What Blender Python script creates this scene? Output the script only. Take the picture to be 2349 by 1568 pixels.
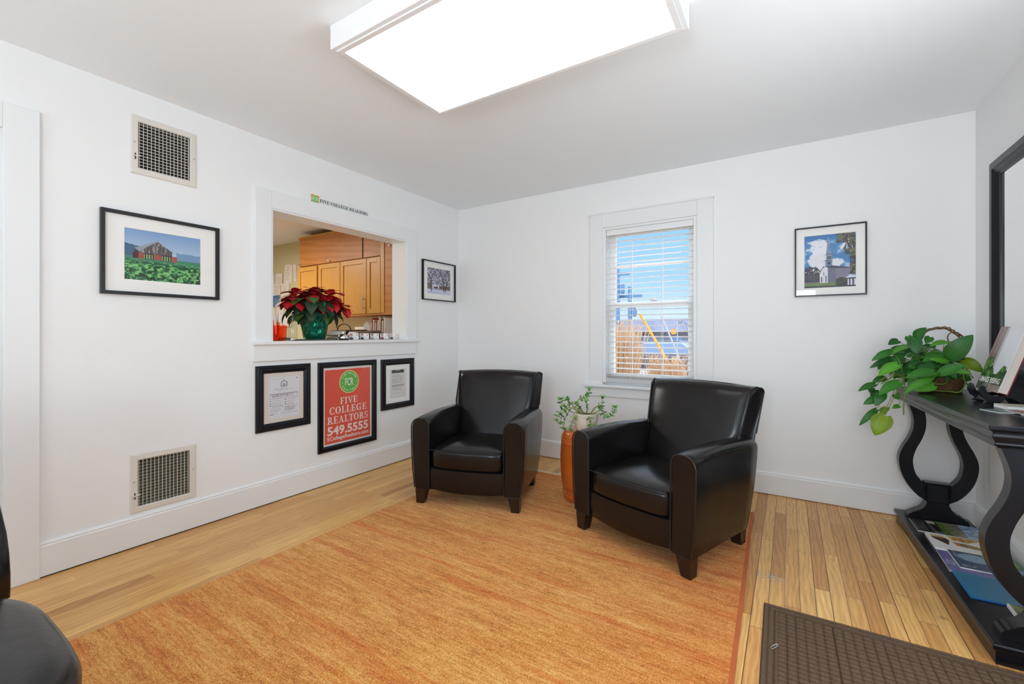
import bpy, bmesh, math, random
import numpy as np
from mathutils import Vector, Matrix

for _o in list(bpy.data.objects):
    bpy.data.objects.remove(_o)
SC = bpy.context.scene
COL = SC.collection
random.seed(4)
PI = math.pi

# ------------------------------------------------------------------ camera
CAM = (2.96, -3.62, 1.135)
cd = bpy.data.cameras.new('camera')
cd.sensor_width = 36.0
cd.lens = 1009.0 / 2349.0 * 36.0
cd.shift_y = -18.0 / 2349.0
cd.clip_start = 0.02
cam = bpy.data.objects.new('camera', cd)
cam.location = CAM
cam.rotation_euler = (PI / 2, 0, math.radians(32.326))
COL.objects.link(cam)
SC.camera = cam

# ------------------------------------------------------------------ view + sampling quality
SC.view_settings.view_transform = 'Standard'
SC.view_settings.look = 'None'
SC.view_settings.exposure = 0.56
SC.view_settings.gamma = 1.0
SC.view_settings.use_curve_mapping = False
SC.cycles.use_denoising = True
SC.cycles.max_bounces = 10
SC.cycles.diffuse_bounces = 6
SC.cycles.glossy_bounces = 4
SC.cycles.transparent_max_bounces = 12
SC.cycles.sample_clamp_indirect = 6.0
SC.cycles.caustics_reflective = False
SC.cycles.caustics_refractive = False

def s2l(v):
    v = v / 255.0
    return v / 12.92 if v <= 0.04045 else ((v + 0.055) / 1.055) ** 2.4

def rgb(r, g, b):
    return (s2l(r), s2l(g), s2l(b), 1.0)

# ------------------------------------------------------------------ world: clear winter sky
W = bpy.data.worlds.new('sky')
SC.world = W
W.use_nodes = True
wn = W.node_tree
wn.nodes.clear()
wo = wn.nodes.new('ShaderNodeOutputWorld')
wb = wn.nodes.new('ShaderNodeBackground')
wg = wn.nodes.new('ShaderNodeTexCoord')
ws = wn.nodes.new('ShaderNodeSeparateXYZ')
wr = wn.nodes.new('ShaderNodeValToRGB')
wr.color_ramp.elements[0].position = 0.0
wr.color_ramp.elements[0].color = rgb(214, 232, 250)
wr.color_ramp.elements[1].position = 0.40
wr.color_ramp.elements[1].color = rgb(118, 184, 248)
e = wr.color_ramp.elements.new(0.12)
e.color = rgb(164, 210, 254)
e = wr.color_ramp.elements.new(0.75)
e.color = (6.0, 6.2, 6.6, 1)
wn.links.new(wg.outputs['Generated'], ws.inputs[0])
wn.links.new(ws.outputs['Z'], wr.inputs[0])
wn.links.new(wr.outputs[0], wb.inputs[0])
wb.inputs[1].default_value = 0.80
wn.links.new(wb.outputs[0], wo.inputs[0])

# ------------------------------------------------------------------ sun and daylight
def look(o, d):
    o.rotation_euler = Vector(d).to_track_quat('-Z', 'Y').to_euler()

sd = bpy.data.lights.new('sun', 'SUN')
sd.energy = 1.0
sd.angle = math.radians(0.6)
sd.color = (1.0, 0.95, 0.88)
sun = bpy.data.objects.new('sun', sd)
sun.location = (-8, 0, 8)
look(sun, (0.75, 0.10, -0.62))
COL.objects.link(sun)

def area(name, loc, d, sx, sy, power, color=(1, 1, 1)):
    l = bpy.data.lights.new(name, 'AREA')
    l.shape = 'RECTANGLE'
    l.size = sx
    l.size_y = sy
    l.energy = power
    l.color = color
    o = bpy.data.objects.new(name, l)
    o.location = loc
    look(o, d)
    COL.objects.link(o)
    return o

WX = 3.875          # right wall
H = 2.44            # ceiling
YF = -5.3           # wall behind the camera
# daylight falling through the two windows behind the camera and the glazed entrance door
area('daylight_window_2', (1.05, YF - 0.13, 1.45), (0.25, 1, 1.00), 0.86, 1.30, 12, (0.84, 0.925, 1.0))
area('daylight_window_3', (2.95, YF - 0.13, 1.45), (0.1, 1, 0.95), 0.86, 1.30, 50, (0.84, 0.925, 1.0))
area('daylight_door_2', (WX + 0.13, -2.10, 1.25), (-1, 0.25, 1.20), 0.66, 1.50, 17, (0.84, 0.925, 1.0))
# lamp of the office room behind the counter
area('office_lamp', (-2.3, -1.5, 2.36), (0, 0, -1), 1.2, 0.6, 31, (1.0, 0.97, 0.92))

# ================================================================== helpers
def link(o, parent=None):
    COL.objects.link(o)
    if parent is not None:
        o.parent = parent
    return o

def tag(o, label=None, cat=None, group=None, kind=None):
    if label: o['label'] = label
    if cat: o['category'] = cat
    if group: o['group'] = group
    if kind: o['kind'] = kind
    return o

def thing(name, label, cat, loc=(0, 0, 0), rz=0.0, group=None, kind=None, rx=0.0, ry=0.0):
    o = bpy.data.objects.new(name, None)
    o.empty_display_size = 0.1
    o.location = loc
    o.rotation_euler = (rx, ry, rz)
    COL.objects.link(o)
    return tag(o, label, cat, group, kind)

def copy_tree(o, parent=None):
    c = o.copy()
    COL.objects.link(c)
    if parent is not None:
        c.parent = parent
    for ch in list(o.children):
        copy_tree(ch, c)
    return c

class MB:
    def __init__(s):
        s.v = []
        s.f = []
        s.mi = []
        s.cur = 0
    def add(s, vs, fs):
        n = len(s.v)
        s.v.extend([tuple(map(float, p)) for p in vs])
        s.f.extend([tuple(i + n for i in f) for f in fs])
        s.mi.extend([s.cur] * len(fs))
        return s
    def box(s, x0, y0, z0, x1, y1, z1):
        if x0 > x1: x0, x1 = x1, x0
        if y0 > y1: y0, y1 = y1, y0
        if z0 > z1: z0, z1 = z1, z0
        return s.add([(x0, y0, z0), (x1, y0, z0), (x1, y1, z0), (x0, y1, z0), (x0, y0, z1), (x1, y0, z1), (x1, y1, z1), (x0, y1, z1)],
                     [(0, 3, 2, 1), (4, 5, 6, 7), (0, 1, 5, 4), (1, 2, 6, 5), (2, 3, 7, 6), (3, 0, 4, 7)])
    def hexa(s, b, t):
        return s.add(list(b) + list(t), [(0, 3, 2, 1), (4, 5, 6, 7), (0, 1, 5, 4), (1, 2, 6, 5), (2, 3, 7, 6), (3, 0, 4, 7)])
    def quad(s, a, b, c, d):
        return s.add([a, b, c, d], [(0, 1, 2, 3)])
    def loft(s, rings, cap=True, closed=True, capfan=False):
        n = len(rings[0])
        vs = [p for r in rings for p in r]
        fs = []
        for i in range(len(rings) - 1):
            for j in range(n if closed else n - 1):
                k = (j + 1) % n
                fs.append((i * n + j, i * n + k, (i + 1) * n + k, (i + 1) * n + j))
        if cap:
            fs.append(tuple(range(n - 1, -1, -1)))
            fs.append(tuple((len(rings) - 1) * n + j for j in range(n)))
        return s.add(vs, fs)
    def tube(s, pts, r, n=8, cap=True):
        pts = [Vector(p) for p in pts]
        rr = r if isinstance(r, (list, tuple)) else [r] * len(pts)
        rings = []
        up = None
        for i, p in enumerate(pts):
            t = (pts[min(i + 1, len(pts) - 1)] - pts[max(i - 1, 0)])
            if t.length < 1e-9: t = Vector((0, 0, 1))
            t.normalize()
            if up is None:
                up = Vector((0, 0, 1)) if abs(t.z) < 0.9 else Vector((1, 0, 0))
            a = t.cross(up)
            if a.length < 1e-6:
                a = t.cross(Vector((0, 1, 0)))
            a.normalize()
            b = a.cross(t).normalized()
            up = b
            rings.append([p + (a * math.cos(2 * PI * k / n) + b * math.sin(2 * PI * k / n)) * rr[i] for k in range(n)])
        return s.loft(rings, cap)
    def lathe(s, prof, c=(0, 0, 0), n=32, cap=True):
        rings = [[(c[0] + r * math.cos(2 * PI * k / n), c[1] + r * math.sin(2 * PI * k / n), c[2] + z) for k in range(n)] for r, z in prof]
        return s.loft(rings, cap)
    def prism(s, poly, y0, y1):
        """poly of (x, z) swept along y"""
        return s.loft([[(x, y0, z) for x, z in poly], [(x, y1, z) for x, z in poly]])
    def prismz(s, poly, z0, z1):
        return s.loft([[(x, y, z0) for x, y in poly], [(x, y, z1) for x, y in poly]])
    def sell(s, c, hx, hy, rings, ex=6.0, n=48, bow=0.0, cap=True):
        """stack of super-ellipse rings: (inset or -scale, z)"""
        R = []
        for ins, z in rings:
            ax, ay = hx - ins, hy - ins
            r = []
            for k in range(n):
                t = 2 * PI * k / n
                ct, st = math.cos(t), math.sin(t)
                x = ax * math.copysign(abs(ct) ** (2 / ex), ct)
                y = ay * math.copysign(abs(st) ** (2 / ex), st)
                if bow and y < 0:
                    y -= bow * (1 - (x / hx) ** 2) * (-y / hy)
                r.append((c[0] + x, c[1] + y, c[2] + z))
            R.append(r)
        return s.loft(R, cap)
    def build(s, name, m, parent=None, smooth=False, bevel=0.0, seg=2, loc=None, rot=None, autos=None):
        me = bpy.data.meshes.new(name)
        me.from_pydata(s.v, [], s.f)
        ms = m if isinstance(m, (list, tuple)) else [m]
        for q in ms:
            me.materials.append(q)
        if len(ms) > 1:
            me.polygons.foreach_set('material_index', s.mi)
        bm = bmesh.new()
        bm.from_mesh(me)
        bmesh.ops.recalc_face_normals(bm, faces=bm.faces)
        bm.to_mesh(me)
        bm.free()
        if smooth:
            me.polygons.foreach_set('use_smooth', [True] * len(me.polygons))
            me.set_sharp_from_angle(angle=math.radians(autos if autos else 40))
        o = bpy.data.objects.new(name, me)
        if loc: o.location = loc
        if rot: o.rotation_euler = rot
        link(o, parent)
        if bevel:
            b = o.modifiers.new('bevel', 'BEVEL')
            b.width = bevel
            b.segments = seg
            b.limit_method = 'ANGLE'
            b.angle_limit = math.radians(35)
            b.harden_normals = False
        return o

def box_obj(name, m, x0, y0, z0, x1, y1, z1, parent=None, bevel=0.0, seg=2):
    return MB().box(x0, y0, z0, x1, y1, z1).build(name, m, parent, bevel=bevel, seg=seg)

def bez(p, n=12):
    """catmull-rom through points"""
    P = [Vector(q) for q in p]
    P = [P[0] * 2 - P[1]] + P + [P[-1] * 2 - P[-2]]
    out = []
    for i in range(1, len(P) - 2):
        for k in range(n):
            t = k / n
            a, b, c, d = P[i - 1], P[i], P[i + 1], P[i + 2]
            out.append(0.5 * ((2 * b) + (c - a) * t + (2 * a - 5 * b + 4 * c - d) * t * t + (3 * b - a - 3 * c + d) * t ** 3))
    out.append(P[-2])
    return out

# ================================================================== materials
def newmat(name):
    m = bpy.data.materials.new(name)
    m.use_nodes = True
    nt = m.node_tree
    b = nt.nodes['Principled BSDF']
    return m, nt, b

def N(nt, t, **k):
    n = nt.nodes.new(t)
    for a, v in k.items():
        setattr(n, a, v)
    return n

def add_bump(nt, b, scale, strength, dist=0.002, detail=3.0, coord='Object', stretch=(1, 1, 1)):
    tc = N(nt, 'ShaderNodeTexCoord')
    mp = N(nt, 'ShaderNodeMapping')
    mp.inputs['Scale'].default_value = stretch
    nz = N(nt, 'ShaderNodeTexNoise')
    nz.inputs['Scale'].default_value = scale
    nz.inputs['Detail'].default_value = detail
    bp = N(nt, 'ShaderNodeBump')
    bp.inputs['Strength'].default_value = strength
    bp.inputs['Distance'].default_value = dist
    nt.links.new(tc.outputs[coord], mp.inputs[0])
    nt.links.new(mp.outputs[0], nz.inputs['Vector'])
    nt.links.new(nz.outputs['Fac'], bp.inputs['Height'])
    nt.links.new(bp.outputs[0], b.inputs['Normal'])
    return nz

def M(name, col, rough=0.5, metal=0.0, bump=None, spec=0.5, coat=0.0, vary=0.0):
    m, nt, b = newmat(name)
    b.inputs['Base Color'].default_value = col
    b.inputs['Roughness'].default_value = rough
    b.inputs['Metallic'].default_value = metal
    b.inputs['Specular IOR Level'].default_value = spec
    b.inputs['Coat Weight'].default_value = coat
    b.inputs['Coat Roughness'].default_value = 0.15
    if bump:
        nz = add_bump(nt, b, *bump)
    if vary:
        tc = N(nt, 'ShaderNodeTexCoord')
        n2 = N(nt, 'ShaderNodeTexNoise')
        n2.inputs['Scale'].default_value = 9.0
        n2.inputs['Detail'].default_value = 4.0
        mx = N(nt, 'ShaderNodeMix', data_type='RGBA')
        mx.inputs['A'].default_value = tuple(c * (1 - vary) for c in col[:3]) + (1,)
        mx.inputs['B'].default_value = tuple(min(1, c * (1 + vary)) for c in col[:3]) + (1,)
        nt.links.new(tc.outputs['Object'], n2.inputs['Vector'])
        nt.links.new(n2.outputs['Fac'], mx.inputs['Factor'])
        nt.links.new(mx.outputs['Result'], b.inputs['Base Color'])
    return m

m_wall = M('wall_paint', (0.865, 0.88, 0.885, 1), 0.62, bump=(220, 0.06, 0.001))
m_ceil = M('ceiling_paint', (0.895, 0.94, 0.97, 1), 0.8, bump=(160, 0.08, 0.001))
m_trim = M('white_trim_paint', (0.83, 0.85, 0.86, 1), 0.38, bump=(60, 0.03, 0.001))
m_owall = M('office_wall_paint', rgb(205, 194, 158), 0.7, bump=(200, 0.05, 0.001))
m_oceil = M('office_ceiling_paint', rgb(228, 224, 220), 0.8, bump=(160, 0.05, 0.001))
m_vent = M('ivory_enamel', rgb(222, 218, 210), 0.4)
m_dark = M('dark_duct_and_gap_shade', (0.012, 0.011, 0.010, 1), 0.8)  # duct interior; also the painted-in shade of narrow gaps
m_duct2 = M('galvanised_duct', rgb(150, 146, 128), 0.6, vary=0.2)
m_blackframe = M('black_frame_satin', (0.005, 0.006, 0.010, 1), 0.28, bump=(90, 0.04, 0.001), spec=0.3)
m_graysilver = M('charcoal_frame', (0.018, 0.018, 0.021, 1), 0.35, spec=0.3)
m_matboard = M('mat_board_white', rgb(250, 249, 246), 0.85)
m_matcream = M('mat_board_cream', rgb(226, 215, 205), 0.85)
m_chrome = M('chrome', (0.8, 0.8, 0.82, 1), 0.12, 1.0)
m_steel = M('brushed_steel', (0.45, 0.44, 0.42, 1), 0.35, 1.0)
m_black = M('black_plastic', (0.012, 0.012, 0.013, 1), 0.35)
m_leg = M('espresso_wood', (0.016, 0.009, 0.007, 1), 0.3, bump=(40, 0.05, 0.001, 3, 'Object', (1, 1, 0.1)))
m_white = M('white_paper', rgb(240, 239, 236), 0.8)
m_pages = M('page_block', rgb(222, 212, 202), 0.9, bump=(900, 0.3, 0.001, 2, 'Object', (1, 0.02, 0.02)))
m_ink = M('black_ink', (0.015, 0.015, 0.018, 1), 0.6)
m_vinyl = M('black_vinyl_letters', (0.02, 0.02, 0.022, 1), 0.5)
m_red = M('poster_red', rgb(228, 92, 70), 0.55)
m_green = M('logo_green', rgb(106, 186, 80), 0.55)
m_cream = M('logo_cream', rgb(250, 232, 150), 0.55)
m_ptext = M('poster_white_ink', rgb(250, 226, 222), 0.55)
m_orange = M('orange_square', rgb(226, 120, 60), 0.55)
m_console = M('black_lacquer_wood', (0.006, 0.006, 0.009, 1), 0.24, bump=(24, 0.05, 0.002, 4, 'Object', (6, 0.6, 1)), coat=0.0, spec=0.36)
def slat_mat():
    m = bpy.data.materials.new('translucent_vinyl_slat')
    m.use_nodes = True
    nt = m.node_tree
    nt.nodes.clear()
    o = N(nt, 'ShaderNodeOutputMaterial'); d = N(nt, 'ShaderNodeBsdfDiffuse'); t = N(nt, 'ShaderNodeBsdfTranslucent'); x = N(nt, 'ShaderNodeMixShader')
    d.inputs[0].default_value = (.92, .92, .92, 1); t.inputs[0].default_value = (.95, .95, .93, 1); x.inputs[0].default_value = .5
    nt.links.new(d.outputs[0], x.inputs[1]); nt.links.new(t.outputs[0], x.inputs[2]); nt.links.new(x.outputs[0], o.inputs[0])
    return m
m_slat = slat_mat()
m_terra = M('terracotta_glaze', rgb(196, 98, 34), 0.30, coat=0.5, vary=0.22)
m_ceramic = M('pale_ceramic', rgb(214, 206, 188), 0.45, bump=(60, 0.4, 0.004), vary=0.1)
m_soil = M('potting_soil', (0.03, 0.02, 0.013, 1), 0.95, bump=(80, 0.8, 0.004))
m_wicker = M('twisted_wicker', rgb(104, 76, 40), 0.6, bump=(90, 0.6, 0.003), vary=0.3)
m_vine = M('green_stem', rgb(110, 140, 52), 0.5, vary=0.2)
m_jstem = M('jade_stem', rgb(128, 132, 70), 0.5, vary=0.2)

def glass_mat(name, tint=(1, 1, 1, 1), gl=0.03, rough=0.0):
    m = bpy.data.materials.new(name)
    m.use_nodes = True
    nt = m.node_tree
    nt.nodes.clear()
    o = N(nt, 'ShaderNodeOutputMaterial')
    t = N(nt, 'ShaderNodeBsdfTransparent')
    g = N(nt, 'ShaderNodeBsdfGlossy')
    g.inputs['Roughness'].default_value = rough
    t.inputs[0].default_value = tint
    lw = N(nt, 'ShaderNodeLayerWeight')
    lw.inputs[0].default_value = 0.5
    f5 = N(nt, 'ShaderNodeMath', operation='POWER'); f5.inputs[1].default_value = 4.0
    f = N(nt, 'ShaderNodeMath', operation='MULTIPLY_ADD'); f.inputs[1].default_value = 0.85; f.inputs[2].default_value = gl
    nt.links.new(lw.outputs['Facing'], f5.inputs[0]); nt.links.new(f5.outputs[0], f.inputs[0])
    mx = N(nt, 'ShaderNodeMixShader')
    nt.links.new(f.outputs[0], mx.inputs[0])
    nt.links.new(t.outputs[0], mx.inputs[1])
    nt.links.new(g.outputs[0], mx.inputs[2])
    nt.links.new(mx.outputs[0], o.inputs[0])
    return m
m_glass = glass_mat('clear_glass', gl=0.014)
m_pane = glass_mat('window_glass', gl=0.008)
m_clear = glass_mat('clear_plastic', (0.90, 0.93, 0.95, 1), rough=0.05)
m_orangeclear = glass_mat('orange_clear_plastic', (1.0, 0.52, 0.20, 1), rough=0.08)

# black bonded leather: soft wrinkles + fine grain, satin gloss
def leather():
    m, nt, b = newmat('black_leather')
    tc = N(nt, 'ShaderNodeTexCoord')
    n1 = N(nt, 'ShaderNodeTexNoise'); n1.inputs['Scale'].default_value = 3.2; n1.inputs['Detail'].default_value = 2.5; n1.inputs['Distortion'].default_value = 0.3
    v = N(nt, 'ShaderNodeTexVoronoi'); v.inputs['Scale'].default_value = 340
    rr = N(nt, 'ShaderNodeMapRange'); rr.inputs['To Min'].default_value = 0.16; rr.inputs['To Max'].default_value = 0.28
    cr = N(nt, 'ShaderNodeMix', data_type='RGBA')
    cr.inputs['A'].default_value = (0.0045, 0.0040, 0.0042, 1)
    cr.inputs['B'].default_value = (0.010, 0.0085, 0.0085, 1)
    b1 = N(nt, 'ShaderNodeBump'); b1.inputs['Strength'].default_value = 0.16; b1.inputs['Distance'].default_value = 0.02
    b2 = N(nt, 'ShaderNodeBump'); b2.inputs['Strength'].default_value = 0.10; b2.inputs['Distance'].default_value = 0.001
    nt.links.new(tc.outputs['Object'], n1.inputs['Vector'])
    nt.links.new(tc.outputs['Object'], v.inputs['Vector'])
    nw = N(nt, 'ShaderNodeTexNoise'); nw.inputs['Scale'].default_value = 26; nw.inputs['Detail'].default_value = 4; nw.inputs['Distortion'].default_value = 1.6
    b0 = N(nt, 'ShaderNodeBump'); b0.inputs['Strength'].default_value = 0.10; b0.inputs['Distance'].default_value = 0.004
    nt.links.new(tc.outputs['Object'], nw.inputs['Vector']); nt.links.new(nw.outputs['Fac'], b0.inputs['Height']); nt.links.new(b0.outputs[0], b1.inputs['Normal'])
    nt.links.new(n1.outputs['Fac'], rr.inputs['Value'])
    nt.links.new(rr.outputs[0], b.inputs['Roughness'])
    nt.links.new(n1.outputs['Fac'], cr.inputs['Factor'])
    nt.links.new(cr.outputs['Result'], b.inputs['Base Color'])
    nt.links.new(n1.outputs['Fac'], b1.inputs['Height'])
    nt.links.new(v.outputs['Distance'], b2.inputs['Height'])
    nt.links.new(b1.outputs[0], b2.inputs['Normal'])
    nt.links.new(b2.outputs[0], b.inputs['Normal'])
    b.inputs['Specular IOR Level'].default_value = 0.36
    return m
m_leather = leather()
m_piping = M('leather_piping', (0.008, 0.007, 0.007, 1), 0.3)

def mathn(nt, op, a=None, b=None):
    n = N(nt, 'ShaderNodeMath', operation=op)
    for i, x in enumerate((a, b)):
        if x is None: continue
        if isinstance(x, (int, float)): n.inputs[i].default_value = x
        else: nt.links.new(x, n.inputs[i])
    return n.outputs[0]

# oak strip floor: boards run along y, each with its own tone and grain
def oak_floor():
    m, nt, b = newmat('oak_strip_floor')
    L = nt.links
    tc = N(nt, 'ShaderNodeTexCoord')
    sp = N(nt, 'ShaderNodeSeparateXYZ')
    L.new(tc.outputs['Object'], sp.inputs[0])
    row = mathn(nt, 'DIVIDE', sp.outputs[0], 0.0565)
    rid = mathn(nt, 'FLOOR', row)
    fx = mathn(nt, 'SUBTRACT', row, rid)
    w1 = N(nt, 'ShaderNodeTexWhiteNoise', noise_dimensions='1D')
    L.new(rid, w1.inputs['W'])
    off = mathn(nt, 'MULTIPLY', w1.outputs['Value'], 7.3)
    yy = mathn(nt, 'ADD', mathn(nt, 'DIVIDE', sp.outputs[1], 0.86), off)
    sid = mathn(nt, 'FLOOR', yy)
    fy = mathn(nt, 'SUBTRACT', yy, sid)
    cid = N(nt, 'ShaderNodeCombineXYZ')
    L.new(rid, cid.inputs[0]); L.new(sid, cid.inputs[1])
    w2 = N(nt, 'ShaderNodeTexWhiteNoise', noise_dimensions='2D')
    L.new(cid.outputs[0], w2.inputs['Vector'])
    ramp = N(nt, 'ShaderNodeValToRGB')
    els = ramp.color_ramp.elements
    els[0].position = 0.0; els[0].color = rgb(180, 126, 70)
    els[1].position = 1.0; els[1].color = rgb(230, 184, 114)
    for p, c in ((0.14, rgb(200, 146, 84)), (0.45, rgb(217, 167, 99)), (0.75, rgb(223, 175, 106)), (0.88, rgb(208, 152, 90))):
        x = els.new(p); x.color = c
    L.new(w2.outputs['Value'], ramp.inputs[0])
    # grain coordinates, shifted per board
    sh = N(nt, 'ShaderNodeVectorMath', operation='MULTIPLY_ADD')
    L.new(w2.outputs['Color'], sh.inputs[0])
    sh.inputs[1].default_value = (3.1, 9.7, 5.0)
    L.new(tc.outputs['Object'], sh.inputs[2])
    mp = N(nt, 'ShaderNodeMapping'); mp.inputs['Scale'].default_value = (1, 0.075, 1)
    L.new(sh.outputs[0], mp.inputs[0])
    g = N(nt, 'ShaderNodeTexNoise'); g.inputs['Scale'].default_value = 120; g.inputs['Detail'].default_value = 4
    L.new(mp.outputs[0], g.inputs['Vector'])
    mp2 = N(nt, 'ShaderNodeMapping'); mp2.inputs['Scale'].default_value = (1, 0.16, 1)
    L.new(sh.outputs[0], mp2.inputs[0])
    wv = N(nt, 'ShaderNodeTexWave', wave_type='RINGS', rings_direction='Z')
    wv.inputs['Scale'].default_value = 16; wv.inputs['Distortion'].default_value = 9; wv.inputs['Detail'].default_value = 2.5; wv.inputs['Detail Scale'].default_value = 1.4
    L.new(mp2.outputs[0], wv.inputs['Vector'])
    gr = mathn(nt, 'ADD', mathn(nt, 'MULTIPLY', g.outputs['Fac'], 0.44), mathn(nt, 'MULTIPLY', wv.outputs['Fac'], 0.20))
    dk = mathn(nt, 'ADD', gr, 0.71)
    cmb = N(nt, 'ShaderNodeCombineXYZ')
    L.new(dk, cmb.inputs[0]); L.new(mathn(nt, 'POWER', dk, 1.25), cmb.inputs[1]); L.new(mathn(nt, 'POWER', dk, 1.55), cmb.inputs[2])
    mul = N(nt, 'ShaderNodeVectorMath', operation='MULTIPLY')
    L.new(ramp.outputs[0], mul.inputs[0]); L.new(cmb.outputs[0], mul.inputs[1])
    # gaps
    ex = mathn(nt, 'MINIMUM', fx, mathn(nt, 'SUBTRACT', 1.0, fx))
    gapw = mathn(nt, 'ADD', 0.012, mathn(nt, 'MULTIPLY', w1.outputs['Value'], 0.022))
    gx = mathn(nt, 'LESS_THAN', ex, gapw)
    ey = mathn(nt, 'MINIMUM', fy, mathn(nt, 'SUBTRACT', 1.0, fy))
    gy = mathn(nt, 'LESS_THAN', ey, 0.0013)
    gap = mathn(nt, 'MAXIMUM', gx, gy)
    # gaps are open (dark) on the right of the room, tight on the left
    opn = N(nt, 'ShaderNodeMapRange'); opn.inputs['From Min'].default_value = 1.2; opn.inputs['From Max'].default_value = 2.8
    opn.inputs['To Min'].default_value = 0.22; opn.inputs['To Max'].default_value = 0.88
    L.new(sp.outputs[0], opn.inputs['Value'])
    gf = mathn(nt, 'MULTIPLY', gap, opn.outputs[0])
    mx = N(nt, 'ShaderNodeMix', data_type='RGBA')
    L.new(gf, mx.inputs['Factor']); L.new(mul.outputs[0], mx.inputs['A'])
    mx.inputs['B'].default_value = rgb(62, 36, 16)
    # knots
    kn = N(nt, 'ShaderNodeTexVoronoi'); kn.inputs['Scale'].default_value = 2.6
    L.new(tc.outputs['Object'], kn.inputs['Vector'])
    kk = N(nt, 'ShaderNodeMapRange'); kk.inputs['From Min'].default_value = 0.012; kk.inputs['From Max'].default_value = 0.05
    kk.inputs['To Min'].default_value = 0.55; kk.inputs['To Max'].default_value = 0.0
    L.new(kn.outputs['Distance'], kk.inputs['Value'])
    mk = N(nt, 'ShaderNodeMix', data_type='RGBA')
    L.new(kk.outputs[0], mk.inputs['Factor']); L.new(mx.outputs['Result'], mk.inputs['A'])
    mk.inputs['B'].default_value = rgb(96, 56, 26)
    # dried paint scuffs near the doormat
    vd = N(nt, 'ShaderNodeVectorMath', operation='SUBTRACT'); L.new(tc.outputs['Object'], vd.inputs[0]); vd.inputs[1].default_value = (2.885, -1.235, 0)
    vs = N(nt, 'ShaderNodeVectorMath', operation='MULTIPLY'); L.new(vd.outputs[0], vs.inputs[0]); vs.inputs[1].default_value = (12, 22, 0)
    vl = N(nt, 'ShaderNodeVectorMath', operation='LENGTH'); L.new(vs.outputs[0], vl.inputs[0])
    sn = N(nt, 'ShaderNodeTexNoise'); sn.inputs['Scale'].default_value = 85; sn.inputs['Detail'].default_value = 4
    L.new(tc.outputs['Object'], sn.inputs['Vector'])
    sm = mathn(nt, 'GREATER_THAN', mathn(nt, 'SUBTRACT', sn.outputs['Fac'], mathn(nt, 'MULTIPLY', vl.outputs['Value'], 0.16)), 0.47)
    mst = N(nt, 'ShaderNodeMix', data_type='RGBA')
    L.new(mathn(nt, 'MULTIPLY', sm, 0.8), mst.inputs['Factor']); L.new(mk.outputs['Result'], mst.inputs['A'])
    mst.inputs['B'].default_value = rgb(150, 150, 152)
    L.new(mst.outputs['Result'], b.inputs['Base Color'])
    b.inputs['Roughness'].default_value = 0.33
    b.inputs['Specular IOR Level'].default_value = 0.35
    bp = N(nt, 'ShaderNodeBump'); bp.inputs['Strength'].default_value = 0.25; bp.inputs['Distance'].default_value = 0.002
    L.new(mathn(nt, 'SUBTRACT', 1.0, gap), bp.inputs['Height'])
    bp2 = N(nt, 'ShaderNodeBump'); bp2.inputs['Strength'].default_value = 0.06; bp2.inputs['Distance'].default_value = 0.002
    L.new(g.outputs['Fac'], bp2.inputs['Height']); L.new(bp.outputs[0], bp2.inputs['Normal'])
    L.new(bp2.outputs[0], b.inputs['Normal'])
    return m
m_floor = oak_floor()

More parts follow.
